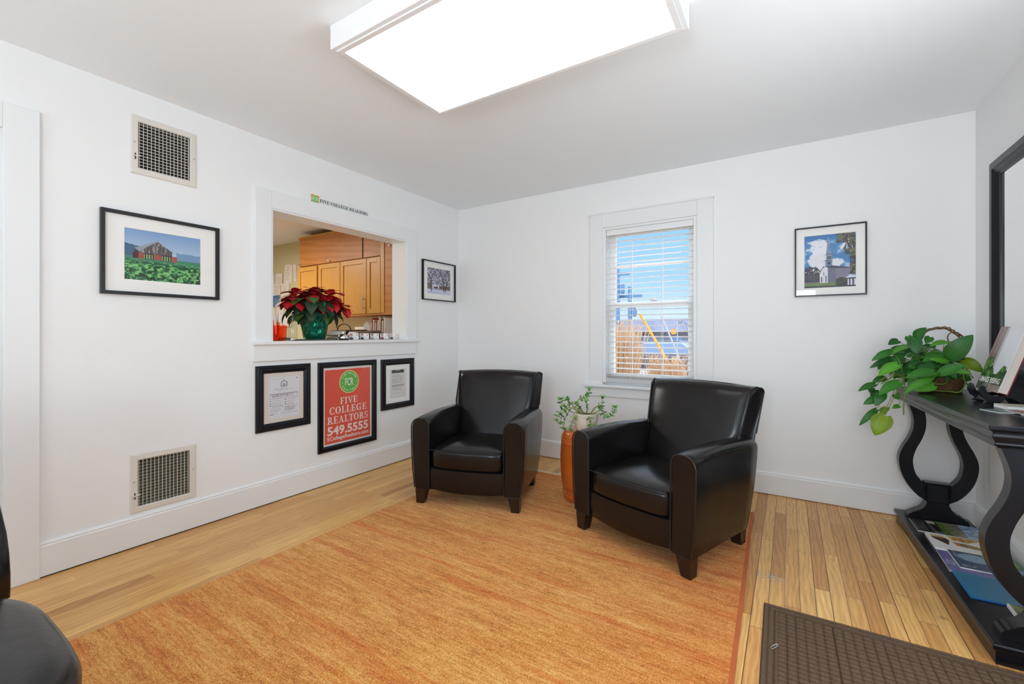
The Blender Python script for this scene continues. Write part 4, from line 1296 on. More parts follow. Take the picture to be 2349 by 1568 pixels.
# --- church photo
def cv_church():
    c = Canvas(150, 180); u, v = c.u, c.v
    c.c[:] = np.array([84, 150, 206.]) + (np.array([40, 112, 182.]) - np.array([84, 150, 206.])) * v[..., None]
    cl = fbm(u * 3.4 + 2, v * 5.2, 21, 5)
    c.mix(cl > .47, (232, 234, 242), ((cl - .47) * 9).clip(0, 1) * (v < .93))
    c.fill((v < .36 + .08 * fbm(u * 18, v * 12, 4)) & (u < .34 - (v - .3).clip(0, 1)) & (fbm(u * 40, v * 40, 9) > .36), (44, 46, 56))
    c.fill((v < .27) & (u < .33), (50, 48, 60))
    c.poly([(.43, .62), (.465, .90), (.475, .90), (.53, .62)], (118, 134, 158))
    c.line(.47, .88, .47, .95, .004, (210, 220, 235))
    c.poly([(.38, .60), (.45, .64), (.56, .62), (.56, .60)], (96, 104, 124))
    c.rect(.40, .50, .545, .61, (136, 152, 176)); c.rect(.40, .50, .43, .61, (226, 230, 238))
    c.rect(.46, .53, .485, .59, (40, 46, 60)); c.rect(.50, .53, .525, .59, (40, 46, 60))
    c.poly([(.37, .49), (.43, .52), (.56, .51), (.56, .49)], (90, 96, 116))
    c.rect(.42, .38, .55, .50, (112, 134, 170)); c.poly([(.38, .38), (.42, .38), (.42, .50), (.38, .49)], (222, 228, 238))
    c.fill(((u - .49) / .032) ** 2 + ((v - .455) / .028) ** 2 < 1, (44, 50, 70))
    c.poly([(.62, .06), (.62, .40), (.93, .34), (.93, .06)], (126, 126, 146)); c.poly([(.47, .08), (.47, .36), (.62, .40), (.62, .06)], (104, 106, 128))
    c.poly([(.55, .41), (.96, .35), (.90, .34), (.47, .36), (.42, .40)], (62, 62, 80))
    c.poly([(.31, .08), (.31, .28), (.38, .38), (.47, .35), (.47, .08)], (226, 226, 236))
    c.poly([(.30, .28), (.38, .40), (.42, .40), (.37, .36), (.31, .27)], (76, 76, 92))
    c.rect(.335, .10, .35, .20, (60, 58, 72)); c.rect(.38, .23, .395, .29, (60, 60, 76)); c.rect(.42, .10, .44, .22, (60, 58, 72)); c.rect(.365, .11, .375, .2, (90, 88, 100))
    c.mix(v < .09, (104, 134, 62), np.ones_like(u)); c.mix(v < .035, (54, 52, 66), np.ones_like(u))
    c.mix((v < .11) & (u < .30) & (v > .085), (180, 150, 160), .5)
    tn = fbm(u * 22, v * 26, 33, 3)
    tm = ((u > .70 + .10 * fbm(v * 7, v * 0, 2) * 1.6 - .12 * (v > .85)) & (v > .60)) | (u > .88 + .08 * (fbm(v * 9, v * 0, 7) - .5)) | ((u > .64) & (v > .82))
    tcol = np.where(tn[..., None] < .5, np.array([36, 34, 44.]), np.array([104, 96, 58.]))
    c.fill(tm & (v > .22) & (fbm(u * 30, v * 30, 41) > .30), tcol)
    c.fill((u > .62) & (u < .84) & (v < .18 - ((u - .73) * 3) ** 2 * .3), np.where(tn[..., None] < .5, np.array([34, 36, 40.]), np.array([58, 66, 48.])))
    c.poly([(.80, .16), (.90, .23), (1, .20), (1, .17)], (214, 220, 236)); c.rect(.83, .02, 1, .16, (64, 60, 74)); c.rect(.85, .03, .875, .14, (225, 228, 238)); c.rect(.90, .03, .93, .14, (225, 228, 238)); c.rect(.97, .03, 1, .14, (225, 228, 238))
    return c
o = picture('black framed photo of a white steepled church, on the back wall right of the window', 'framed picture', (3.181, 0, 1.625), 0, 0.390, 0.468, [(0, 0), (0, .020), (.008, .020), (.008, .004)], m_blackframe, .008,
            mat_win=(-.140, .139, -.178, .176))
print_obj('printed_photo', cv_church(), .279, .354, o, loc=(0, -0.0042, 0))

wide = [(0, 0), (0, .014), (.006, .020), (.016, .022), (.022, .018), (.032, .022), (.040, .020), (.048, .013), (.052, .011), (.052, .004)]
# --- fair housing notice
def cv_doc1():
    c = Canvas(120, 150, (226, 226, 232)); u, v = c.u, c.v
    c.text(.06, .93, .55, .955, 1, (110, 110, 120)); c.fill(((u - .92) / .02) ** 2 + ((v - .94) / .016) ** 2 < 1, (90, 90, 100))
    c.text(.38, .73, .62, .745, 1, (80, 80, 90), 5, 90); c.text(.2, .675, .82, .71, 2, (110, 110, 120), 9, 90); c.text(.35, .655, .66, .67, 1, (130, 130, 140), 14, 90)
    for a, b_ in (((.06, .58), (.94, .58)), ((.06, .47), (.94, .47)), ((.06, .47), (.06, .58)), ((.94, .47), (.94, .58))): c.line(*a, *b_, .004, (110, 110, 120))
    c.text(.12, .49, .92, .565, 3, (60, 60, 70), 21, 70)
    for k_, z in enumerate((.425, .365, .31)):
        c.rect(.055, z - .010, .085, z + .010, (25, 25, 30)); c.rect(.525, z - .004, .555, z + .016, (25, 25, 30))
        c.text(.11, z - .02, .48, z + .014, 2, (150, 150, 158), 30 + k_, 90); c.text(.58, z - .012, .92, z + .020, 2, (150, 150, 158), 40 + k_, 90)
    c.line(.06, .26, .94, .265, .003, (120, 120, 130)); c.text(.06, .14, .42, .24, 5, (140, 140, 150), 50, 90); c.text(.52, .15, .9, .25, 5, (140, 140, 150), 60, 90); c.line(.06, .105, .94, .11, .003, (130, 130, 140)); c.text(.06, .085, .18, .10, 1, (120, 120, 130), 70)
    return c
o = picture('black framed notice with a small house symbol, left of the red poster', 'framed notice', (0, -1.894, 0.704), PI / 2, 0.386, 0.440, wide, m_blackframe, .052, m_bd=m_matcream, mat_win=(-.112, .112, -.142, .142), name='framed_notice')
print_obj('printed_sheet', cv_doc1(), .224, .284, o, loc=(0, -0.0042, 0))
mb = MB()
def bar(x0, z0, x1, z1, w_, y):
    dx, dz = x1 - x0, z1 - z0; L_ = math.hypot(dx, dz); nx_, nz2 = -dz / L_ * w_, dx / L_ * w_
    mb.add([(x0 + nx_, y, z0 + nz2), (x1 + nx_, y, z1 + nz2), (x1 - nx_, y, z1 - nz2), (x0 - nx_, y, z0 - nz2)], [(0, 1, 2, 3)])
q0 = 0.092
for a in (((-.021, q0 - .018), (-.021, q0 + .006)), ((.021, q0 - .018), (.021, q0 + .006)), ((-.023, q0 - .018), (.023, q0 - .018)), ((-.024, q0 + .004), (0, q0 + .022)), ((.024, q0 + .004), (0, q0 + .022)), ((-.009, q0 - .003), (.009, q0 - .003)), ((-.009, q0 - .010), (.009, q0 - .010))):
    bar(*a[0], *a[1], .0018, -.0046)
mb.build('house_symbol', m_ink, o)

# --- poster
o = picture('large black framed red realtor poster with green round logo, below the hatch', 'framed poster', (0, -1.369, 0.584), PI / 2, 0.538, 0.677, [(0, 0), (0, .016), (.004, .022), (.030, .024), (.036, .018), (.042, .014), (.042, .004)], m_blackframe, .042, m_bd=m_white, name='framed_poster')
MB().box(-.211, -.0045, -.284, .211, -.0036, .278).build('red_sheet', m_red, o)
lg = MB().lathe([(.001, 0), (.090, 0), (.090, .0004), (.001, .0004)], n=56).build('logo_border', m_cream, o, loc=(.006, -.0047, .176), rot=(PI / 2, 0, 0))
lg2 = MB().lathe([(.001, 0), (.085, 0), (.085, .0004), (.001, .0004)], n=56).build('logo_disc', m_green, o, loc=(.006, -.0050, .176), rot=(PI / 2, 0, 0))
mb = MB(); yy = -.0056
sans_mesh(mb, 'FCR', .006, .176, 1, yy, width=.076, bold=.012, center=True, height=.060)
for txt, a0, a1, flip in (('FIVE COLLEGE', 152, 28, 1), ('REALTORS', 212, 328, -1)):
    for i, chh in enumerate(txt):
        if chh == ' ': continue
        a = math.radians(a0 + (a1 - a0) * i / (len(txt) - 1))
        sans_mesh(mb, chh, .006 + .069 * math.cos(a), .176 + .069 * math.sin(a), .019, yy, bold=.02, center=True, rot=a - PI / 2 if flip > 0 else a + PI / 2)
for s_ in (-1, 1): mb.add([(.006 + s_ * .062 + .0025 * math.cos(t), yy, .176 - .006 + .0025 * math.sin(t)) for t in [k_ * PI / 4 for k_ in range(8)]], [tuple(range(8))])
mb.build('logo_lettering', m_white, o)
mb = MB()
serif_mesh(mb, 'FIVE', -.078, .006, .052, yy, width=.166)
serif_mesh(mb, 'COLLEGE', -.171, -.062, .053, yy, width=.350)
serif_mesh(mb, 'REALTORS', -.190, -.136, .055, yy, width=.382)
sans_mesh(mb, '549.5555', -.190, -.224, 1, yy, width=.378, bold=.03, height=.070)
sans_mesh(mb, '5CollegeRealtors.com', -.192, -.270, 1, yy, width=.384, bold=.025, height=.038)
mb.build('poster_lettering', m_ptext, o)

# --- second notice
def cv_doc2():
    c = Canvas(90, 130, (226, 225, 224)); u, v = c.u, c.v
    c.rect(.12, .86, .88, .97, (30, 30, 34)); c.rect(.35, .945, .65, .965, (200, 200, 200)); c.text(.16, .87, .84, .925, 3, (190, 190, 190), 3, 60)
    c.text(.14, .50, .88, .82, 11, (150, 150, 154), 8, 50); c.rect(.12, .40, .88, .445, (168, 166, 164)); c.line(.12, .46, .88, .46, .004, (110, 110, 110))
    c.text(.14, .26, .84, .385, 5, (160, 160, 162), 18, 50)
    for a, b_ in (((.10, .16), (.90, .16)), ((.10, .16), (.10, .86)), ((.90, .16), (.90, .86))): c.line(*a, *b_, .004, (190, 190, 190))
    return c
o = picture('black framed notice with a black heading bar, right of the red poster', 'framed notice', (0, -0.851, 0.697), PI / 2, 0.386, 0.438, wide, m_blackframe, .052, m_bd=m_matboard, mat_win=(-.095, .095, -.128, .128), name='framed_notice')
print_obj('printed_sheet', cv_doc2(), .19, .256, o, loc=(0, -0.0042, 0))

# --- name lettering over the hatch, standing on the casing
sg = thing('wall_lettering', 'black company name lettering with small green logo above the hatch', 'sign', (0.001, -1.4, 2.1015), PI / 2)
MB().quad((-.310, -.0010, 0), (.234, -.0010, 0), (.234, -.0010, .060), (-.310, -.0010, .060)).build('clear_film', m_glass, sg)
MB().box(-.287, -.0020, 0, -.227, -.0010, .058).build('logo_square', m_orange, sg)
MB().lathe([(.001, 0), (.029, 0), (.029, .0003), (.001, .0003)], n=36).build('logo_ring', m_cream, sg, loc=(-.257, -.0021, .029), rot=(PI / 2, 0, 0))
MB().lathe([(.001, 0), (.026, 0), (.026, .0003), (.001, .0003)], n=36).build('logo_disc', m_green, sg, loc=(-.257, -.0025, .029), rot=(PI / 2, 0, 0))
mb = MB(); sans_mesh(mb, 'FCR', -.257, .029, 1, -.0032, width=.042, bold=.015, center=True, height=.026); mb.build('logo_letters', m_white, sg)
mb = MB(); serif_mesh(mb, 'FIVE COLLEGE REALTORS', -.219, .0135, .024, -.0015, width=.444); mb.build('letters', m_vinyl, sg)

# --- registers
def register(label, loc, closed):
    o = thing('air_register', label, 'air vent', loc, PI / 2)
    W2, H2, w2, h2 = .154, .158, .120, .126
    mb = MB(); mb.v = []
    fr = ringmesh(2 * W2, 2 * H2, [(0, 0), (0.001, .004), (.006, .008), (W2 - w2 - .004, .009), (W2 - w2, .006), (W2 - w2, 0)])
    fr.build('frame', m_vent, o)
    mb = MB()
    n = 14
    for i in range(n):
        x = -w2 + .006 + (2 * w2 - .012) * i / (n - 1)
        mb.hexa([(x - .003, -.006, -h2), (x - .001, -.006, -h2), (x + .003, .010, -h2), (x + .001, .010, -h2)], [(x - .003, -.006, h2), (x - .001, -.006, h2), (x + .003, .010, h2), (x + .001, .010, h2)])
    mb.build('front_fins', m_vent, o)
    mb = MB(); n = 15
    for i in range(n):
        z = -h2 + (2 * h2) * (i + .5) / n
        if closed: mb.hexa([(-w2, .014, z - .006), (w2, .014, z - .006), (w2, .022, z + .003), (-w2, .022, z + .003)], [(-w2, .012, z - .004), (w2, .012, z - .004), (w2, .020, z + .005), (-w2, .020, z + .005)])
        else: mb.box(-w2, .010, z - .0018, w2, .022, z + .0018)
    mb.build('rear_louvres', m_duct2 if closed else m_vent, o)
    MB().box(-w2 - .002, .026, -h2 - .002, w2 + .002, .030, h2 + .002).build('duct_backing', m_dark, o)
    mb = MB(); mb.box(-.136, -.0105, -.082, -.132, -.0085, -.048); mb.build('lever_slot', m_dark, o)
    mb = MB(); mb.hexa([(-.146, -.018, -.068), (-.112, -.018, -.062), (-.112, -.012, -.062), (-.146, -.012, -.068)], [(-.146, -.018, -.063), (-.112, -.018, -.057), (-.112, -.012, -.057), (-.146, -.012, -.063)]); mb.build('lever', m_vent, o)
    for x, z in ((-.138, 0.01), (.138, 0.01)):
        MB().lathe([(.001, 0), (.004, 0), (.0035, .002), (.001, .0025)], n=12).build('screw', m_steel, o, loc=(x, -.009, z), rot=(PI / 2, 0, 0))
    return o
register('white wall air register with open dark grid, high above the barn photo', (0.0, -2.578, 2.150), False)
register('white wall air register with half shut tan louvres, low above the baseboard', (0.0, -2.580, 0.336), True)

# --- ceiling light
cl = thing('ceiling_light', 'large white box ceiling light with lit rectangular lens', 'ceiling light', (1.968, -2.118, H))
hx, hy, dz_ = 0.655, 0.340, 0.102
mb = MB()
mb.box(-hx, -hy, -dz_, hx, -hy + .018, 0); mb.box(-hx, hy - .018, -dz_, hx, hy, 0); mb.box(-hx, -hy + .018, -dz_, -hx + .018, hy - .018, 0); mb.box(hx - .018, -hy + .018, -dz_, hx, hy - .018, 0)
mb.box(-hx + .018, -hy + .018, -.01, hx - .018, hy - .018, 0)
mb.build('housing', m_trim, cl, bevel=0.003)
mb = MB()
mb.box(-hx + .018, -hy + .018, -dz_ - .006, hx - .018, -hy + .040, -dz_ + .010); mb.box(-hx + .018, hy - .040, -dz_ - .006, hx - .018, hy - .018, -dz_ + .010)
mb.box(-hx + .018, -hy + .040, -dz_ - .006, -hx + .044, hy - .040, -dz_ + .010); mb.box(hx - .044, -hy + .040, -dz_ - .006, hx - .018, hy - .040, -dz_ + .010)
mb.build('lens_frame', m_trim, cl, bevel=0.002)
MB().box(-hx + .044, -hy + .040, -dz_ + .000, hx - .044, hy - .040, -dz_ + .004).build('lens', m_lens, cl)

# --- mirror on the right wall
mi = thing('wall_mirror', 'tall mirror in wide black moulded frame on the right wall over the console', 'mirror', (WX, -0.308 - 0.55, 1.4655), -PI / 2)
ringmesh(1.10, 1.139, [(0, 0), (0, .022), (.010, .030), (.040, .030), (.052, .022), (.060, .024), (.068, .018), (.076, .012), (.084, .010), (.084, .004)]).build('frame', m_blackframe, mi)
MB().box(-.47, -.006, -.489, .47, -.004, .489).build('mirror_glass', m_mirror, mi)

# ================================================================== CLUB CHAIRS
def club_chair(label):
    root = thing('club_chair', label, 'armchair', group=None)
    ZB = 0.095
    def yrear(z): return 0.265 + (0.345 - 0.265) * min(1, max(0, (z - ZB) / 0.46))
    # arms
    for s_ in (-1, 1):
        rings = []
        YS = [0, .012, .05, .2, .4, .6, .8, .92, .975, 1.0]
        for q in YS:
            bump = 0.012 * math.sin(PI * min(1, q * 1.25)) - 0.008 * max(0, q - .7)
            zt = 0.567 + bump
            tuck = 0.0
            if q < .03: tuck = 0.007 * (1 - q / .03)
            if q > .9: tuck = 0.030 * ((q - .9) / .1) ** 2
            pr = [(.252, ZB + .002), (.256, .20), (.258, .34), (.258, zt - .055)]
            for k in range(1, 8):
                a = PI - (PI / 2) * k / 7
                pr.append((.258 + .045 + .045 * math.cos(a), zt - .050 + .050 * math.sin(a)))
            for k in range(0, 8):
                a = PI / 2 - (PI / 2) * k / 7
                pr.append((.385 - .055 + .055 * math.cos(a), zt - .060 + .060 * math.sin(a)))
            pr += [(.3855, .46), (.384, .38), (.379, .28), (.372, .19), (.364, .12), (.360, ZB)]
            cxm, czm = .32, .34
            ring = []
            for x, z in pr:
                y = -0.334 + q * (yrear(z) + 0.334)
                xx = x + (-tuck if x > cxm else tuck * (.3 if q > .5 else 1))
                zz = z - (tuck * .6 if z > .45 else 0)
                ring.append((s_ * xx, y, zz))
            rings.append(ring)
        arm = MB().loft(rings).build('arm', m_leather, root, smooth=True, autos=50)
        # piping round the arm front
        P_ = []
        zt = .567
        P_ += [(.256, -.335, ZB + .01), (.257, -.337, .25), (.259, -.337, zt - .052)]
        for k in range(1, 6):
            a = PI - (PI / 2) * k / 5
            P_.append((.259 + .045 + .045 * math.cos(a), -.337, zt - .051 + .047 * math.sin(a)))
        for k in range(0, 6):
            a = PI / 2 - (PI / 2) * k / 5
            P_.append((.383 - .055 + .055 * math.cos(a), -.337, zt - .060 + .057 * math.sin(a)))
        P_ += [(.383, -.337, .44), (.380, -.337, .34), (.373, -.337, .22), (.360, -.335, ZB + .01)]
        MB().tube([(s_ * x, y, z) for x, y, z in P_], 0.0042, 7).build('piping', m_piping, arm, smooth=True)
        # top seam along the outer edge
        MB().tube(bez([(s_ * .3775, -.325, .533), (s_ * .3785, -.1, .546), (s_ * .3785, .12, .542), (s_ * .376, .30, .530)], 5), 0.0016, 5).build('seam', m_piping, arm, smooth=True)
    # seat cushion: boxy, softly crowned, front slightly bowed
    sc_ = MB().sell((0, -0.075, 0), .256, .268, [(.020, .247), (.006, .252), (.0, .262), (.0, .345), (.003, .358), (.010, .366), (.020, .371), (.05, .381), (.10, .390), (.16, .396), (.22, .398), (.255, .398)], ex=9, n=64, bow=.022)
    seat = sc_.build('seat_cushion', m_leather, root, smooth=True, autos=60)
    ring = []
    for k in range(33):
        x = -.244 + .488 * k / 32
        ring.append((x, -.341 - .021 * (1 - (x / .256) ** 2), .3635))
    MB().tube(ring, .0022, 6).build('front_seam', m_piping, seat, smooth=True)
    # rail below the cushion, front bowed and curved at the bottom
    rings = []
    for q in range(17):
        x = -.256 + .512 * q / 16; t = 1 - (x / .256) ** 2
        yb = -.326 - .020 * t; zb = ZB + .006 - .012 * t
        rings.append([(x, yb + .008, zb), (x, yb, zb + .012), (x, yb - .004, .17), (x, yb, .236), (x, yb + .010, .244), (x, -.10, .244), (x, -.10, ZB + .01)])
    MB().loft(rings).build('front_rail', m_leather, root, smooth=True)
    # underframe
    MB().box(-.345, -.31, ZB - .002, .345, .25, .13).build('underframe', m_black, root)
    # back
    def lerp(a, b, t): return a + (b - a) * t
    def bk(z):
        t = (z - .12) / (.80 - .12)
        yf = lerp(.13, .345, max(0, t) ** 1.15)
        yr = .275 + .085 * min(1, (z - .1) / .46) + (.105 * ((z - .56) / .26) if z > .56 else 0)
        wf = lerp(.235, .312, t); wr_ = lerp(.338, .350, t)
        if z < .57: wf = min(wf, .262)
        return yf, yr, wf, wr_
    rings = []
    Z = [.115, .2, .3, .38, .45, .52, .58, .64, .70, .75, .785, .803, .815, .822]
    for z in Z:
        yf, yr, wf, wr_ = bk(min(z, .80))
        inset = 0 if z <= .785 else {.803: .006, .815: .020, .822: .042}[z]
        ring = []
        nx = 14
        arch = lambda x: 0.016 * (1 - (x / wr_) ** 2) * max(0, (z - .6) / .22)
        for k in range(nx + 1):
            x = -wf + 2 * wf * k / nx
            pill = -.028 * (1 - abs(x / wf) ** 3)
            ring.append((x * (1 - .02 * (inset > 0)), yf + pill + inset, z + arch(x)))
        for k in (.25, .5, .75): ring.append((lerp(wf, wr_, k) + .004 * math.sin(PI * k), lerp(yf, yr, k), z))
        ring += [(wr_, yr - .018, z), (wr_ - .006, yr - .004, z), (wr_ - .03, yr, z)]
        for k in range(1, 6):
            x = lerp(wr_ - .03, -wr_ + .03, k / 6); ring.append((x, yr + .004 - inset, z + arch(x)))
        ring += [(-wr_ + .03, yr, z), (-wr_ + .006, yr - .004, z), (-wr_, yr - .018, z)]
        for k in (.75, .5, .25): ring.append((-lerp(wf, wr_, k) - .004 * math.sin(PI * k), lerp(yf, yr, k), z))
        if inset:
            my = (yf + yr) / 2
            ring = [(x * (1 - inset * .35), my + (y - my) * (1 - inset * 6 * .55) if True else y, zz) for x, y, zz in ring]
        rings.append(ring)
    back = MB().loft(rings).build('backrest', m_leather, root, smooth=True, autos=50)
    for s_ in (-1, 1):
        pf = []; pb = []
        for z in [.40, .46, .52, .575, .62, .68, .73, .775, .797, .812]:
            yf, yr, wf, wr_ = bk(min(z, .80))
            pf.append((s_ * (wf + .001), yf - .001 + (.012 if z > .80 else 0), z))
            if z > .55: pb.append((s_ * (wr_ + .001), yr - .014 - (.012 if z > .80 else 0), z))
        top = (s_ * .328, .40, .826)
        MB().tube(pf + [top] + list(reversed(pb)), .0042, 7).build('piping', m_piping, back, smooth=True)
    # legs
    for x, y in ((-.318, -.300), (.318, -.300), (-.300, .225), (.300, .225)):
        sx = 1 if x > 0 else -1; sy = -1 if y < 0 else 1
        t_ = .037; b_ = .026
        mb = MB().hexa([(x + sx * .010 - b_, y - sy * .0 - b_, 0), (x + sx * .010 + b_, y - b_, 0), (x + sx * .010 + b_, y + b_, 0), (x + sx * .010 - b_, y + b_, 0)],
                       [(x - t_, y - t_, ZB + .004), (x + t_, y - t_, ZB + .004), (x + t_, y + t_, ZB + .004), (x - t_, y + t_, ZB + .004)])
        mb.build('leg', m_leg, root, bevel=.003)
    return root
RT = 0.011       # rug thickness
c1 = club_chair('black leather club chair in the corner by the hatch wall')
c1.location = (1.091, -1.065, RT + .001); c1.rotation_euler.z = 0.303
c2 = copy_tree(c1)
c2.location = (2.355, -1.065, RT + .001); c2.rotation_euler.z = -0.346
c2['label'] = 'black leather club chair in front of the window, nearer the camera'
for c in (c1, c2): c['group'] = 'matching black club chairs on the rug'

# third seat, cut by the lower left edge of the frame
c3 = thing('guest_chair', 'black padded leather side chair cut off by the bottom left corner', 'chair', (1.503, -3.600, RT + .001), 0.0)
sc_ = MB().sell((0, 0, 0), .360, .290, [(.040, .352), (.012, .362), (.0, .385), (.0, .415), (.006, .432), (.020, .444), (.045, .451), (.09, .456), (.16, .460), (.23, .461), (.285, .461)], ex=3.4, n=72)
seat = sc_.build('seat', m_leather, c3, smooth=True, autos=60)
rings = []
for z, fx, th in ((.40, -.345, .03), (.43, -.333, .045), (.47, -.328, .06), (.52, -.338, .07), (.57, -.370, .075), (.64, -.47, .075), (.75, -.53, .07), (.86, -.58, .06), (.91, -.60, .045), (.93, -.61, .02)):
    ring = []
    hw = .265 - (.02 if z > .88 else 0)
    for k in range(36):
        t = 2 * PI * k / 36
        ring.append((fx - th / 2 + th / 2 * math.copysign(abs(math.cos(t)) ** .6, math.cos(t)), hw * math.copysign(abs(math.sin(t)) ** .35, math.sin(t)), z))
    rings.append(ring)
MB().loft(rings).build('backrest', m_leather, c3, smooth=True, autos=60)
MB().box(-.26, -.25, .33, .26, .25, .36).build('seat_frame', m_leg, c3)
for x in (-.235, .235):
    for y in (-.225, .225):
        MB().hexa([(x - .016, y - .016, 0), (x + .016, y - .016, 0), (x + .016, y + .016, 0), (x - .016, y + .016, 0)], [(x - .024, y - .024, .33), (x + .024, y - .024, .33), (x + .024, y + .024, .33), (x - .024, y + .024, .33)]).build('leg', m_leg, c3)

# ================================================================== RUG AND DOORMAT
rg = thing('area_rug', 'orange hand woven wool rug with cream fringe under the club chairs', 'rug', (0, 0, 0))
RC = [(0.715, -3.95), (2.855, -3.95), (2.762, -0.452), (0.757, -0.452)]
MB().hexa([(x, y, 0.0008) for x, y in RC], [(x, y, RT) for x, y in RC]).build('pile', m_rug, rg, bevel=.004)
MB().hexa([(2.839, -3.95, .001), (2.857, -3.95, .001), (2.764, -.452, .001), (2.749, -.452, .001)], [(2.839, -3.95, RT + .0008), (2.857, -3.95, RT + .0008), (2.764, -.452, RT + .0008), (2.749, -.452, RT + .0008)]).build('side_binding', m_rugedge, rg)
mb = MB(); random.seed(3)
nfr = 620
for i in range(nfr):
    x = .76 + 2.0 * i / nfr; j = random.uniform(-.003, .003); l = random.uniform(.034, .048)
    mb.hexa([(x - .0019, -.455, .001), (x + .0019, -.455, .001), (x + j + .0014, -.455 + l, .001), (x + j - .0012, -.455 + l, .001)], [(x - .0019, -.455, .012), (x + .0019, -.455, .012), (x + j + .0014, -.455 + l, .007), (x + j - .0014, -.455 + l, .007)])
tag(mb.build('fringe', m_fringe, rg), kind='stuff')

def doormat():
    o = thing('doormat', 'dark brown waffle patterned doormat at the bottom right', 'doormat', (2.866, -1.487, 0.0), math.radians(0.9))
    Wd, Dd = 0.92, 0.75
    nx, ny = 300, 240
    xs = np.linspace(0, Wd, nx + 1); ys = np.linspace(0, -Dd, ny + 1)
    X, Y = np.meshgrid(xs, ys)
    base = 0.0065
    cx_, cy_ = 0.0300, 0.0240
    bx = 0.050
    row = np.floor((-Y - bx) / cy_)
    u = (X - bx) / cx_ + 0.0 * row
    fu = u - np.floor(u) - .5; fv = (-Y - bx) / cy_ - row - .5
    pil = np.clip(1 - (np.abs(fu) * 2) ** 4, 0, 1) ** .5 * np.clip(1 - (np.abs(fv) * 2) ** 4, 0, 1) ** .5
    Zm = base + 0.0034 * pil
    e_ = np.minimum(np.minimum(X, Wd - X), np.minimum(-Y, Dd + Y))
    Zb = base + 0.0026 * (np.abs(np.sin(np.clip(e_, 0, bx) / bx * PI * 2.5)) ** .5)
    Zz = np.where(e_ < bx, Zb, Zm)
    Zz = np.where(e_ < 0.002, 0.001, Zz)
    rng = np.random.default_rng(2)
    Zz = Zz + rng.normal(0, .00018, Zz.shape) * (e_ > .002)
    V = np.stack([X, Y, Zz], -1).reshape(-1, 3)
    i = np.arange(nx)[None, :] + np.arange(ny)[:, None] * (nx + 1)
    Fc = np.stack([i, i + nx + 1, i + nx + 2, i + 1], -1).reshape(-1, 4)
    me = bpy.data.meshes.new('ribbed_surface')
    me.from_pydata(V.tolist(), [], Fc.tolist())
    at = me.color_attributes.new('Col', 'FLOAT_COLOR', 'POINT')
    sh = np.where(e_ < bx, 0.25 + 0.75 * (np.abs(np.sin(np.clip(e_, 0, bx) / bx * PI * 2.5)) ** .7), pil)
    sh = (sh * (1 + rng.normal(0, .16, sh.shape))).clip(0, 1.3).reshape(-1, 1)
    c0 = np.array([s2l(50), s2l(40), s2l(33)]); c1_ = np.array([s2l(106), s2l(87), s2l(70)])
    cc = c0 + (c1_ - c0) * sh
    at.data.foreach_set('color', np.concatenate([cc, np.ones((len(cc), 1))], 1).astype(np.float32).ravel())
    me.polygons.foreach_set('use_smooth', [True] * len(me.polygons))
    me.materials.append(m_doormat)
    link(bpy.data.objects.new('ribbed_surface', me), o)
    return o
doormat()
clip = MB().tube(bez([(0, 0, 0), (.020, 0, 0), (.0235, .003, 0), (.020, .006, 0), (-.006, .006, 0), (-.010, .002, 0), (-.006, -.0022, 0), (.024, -.0022, 0), (.028, .003, .0), (.024, .008, .0), (.0, .008, .0)], 5), .0007, 6).build('paper_clip', m_chrome, smooth=True, loc=(2.910, -1.785, .0118), rot=(0, 0, 1.05))
tag(clip, 'small silver paper clip lying on the doormat', 'paper clip')

# ================================================================== TERRACOTTA STOOL WITH JADE PLANT
stl = thing('garden_stool', 'orange terracotta drum stool between the two club chairs', 'garden stool', (1.758, -0.80, 0.001))
prof = [(.001, RT), (.132, RT), (.136, RT + .004), (.139, .05), (.143, .098), (.1465, .100), (.148, .104), (.154, .16), (.159, .24), (.160, .30), (.157, .36), (.153, .394), (.155, .398), (.152, .402), (.148, .43), (.138, .462), (.128, .476), (.115, .482), (.001, .484)]
body = MB().lathe(prof, n=64).build('body', m_terra, stl, smooth=True, autos=60)
mb = MB()
for rr_, z, n in ((.1412, .072, 26), (.1395, .048, 26), (.1528, .418, 26), (.1475, .442, 26)):
    for k in range(n):
        a = 2 * PI * (k + (.5 if z in (.048, .442) else 0)) / n
        c = (rr_ * math.cos(a), rr_ * math.sin(a), z)
        rings = []
        for j in range(4):
            t = j / 3 * PI / 2
            rings.append([(c[0] + .0055 * math.cos(t) * (-math.sin(a)) * math.cos(q) + .004 * math.sin(t) * math.cos(a), c[1] + .0055 * math.cos(t) * math.cos(a) * math.cos(q) + .004 * math.sin(t) * math.sin(a), c[2] + .0055 * math.cos(t) * math.sin(q)) for q in [PI * 2 * p_ / 8 for p_ in range(8)]])
        mb.loft(rings)
mb.build('studs', m_terra, stl, smooth=True)
jp = thing('jade_plant', 'trailing jade plant in a pale carved pot on the terracotta stool', 'potted plant', (1.775, -0.80, 0.485))
mb = MB()
mb.loft([[(r * math.cos(a) * (1 + .03 * math.sin(a * 9 + z * 60)), r * math.sin(a) * (1 + .03 * math.sin(a * 9 + z * 60)), z) for a in [2 * PI * k / 54 for k in range(54)]] for r, z in ((.001, 0), (.066, 0), (.074, .03), (.080, .07), (.083, .098), (.086, .104), (.086, .112), (.078, .112), (.074, .096), (.001, .094))])
mb.build('pot', m_ceramic, jp, smooth=True)
MB().lathe([(.001, .095), (.074, .096), (.001, .102)], n=20).build('soil', m_soil, jp)
random.seed(21)
stem = MB(); jl = Leaves()
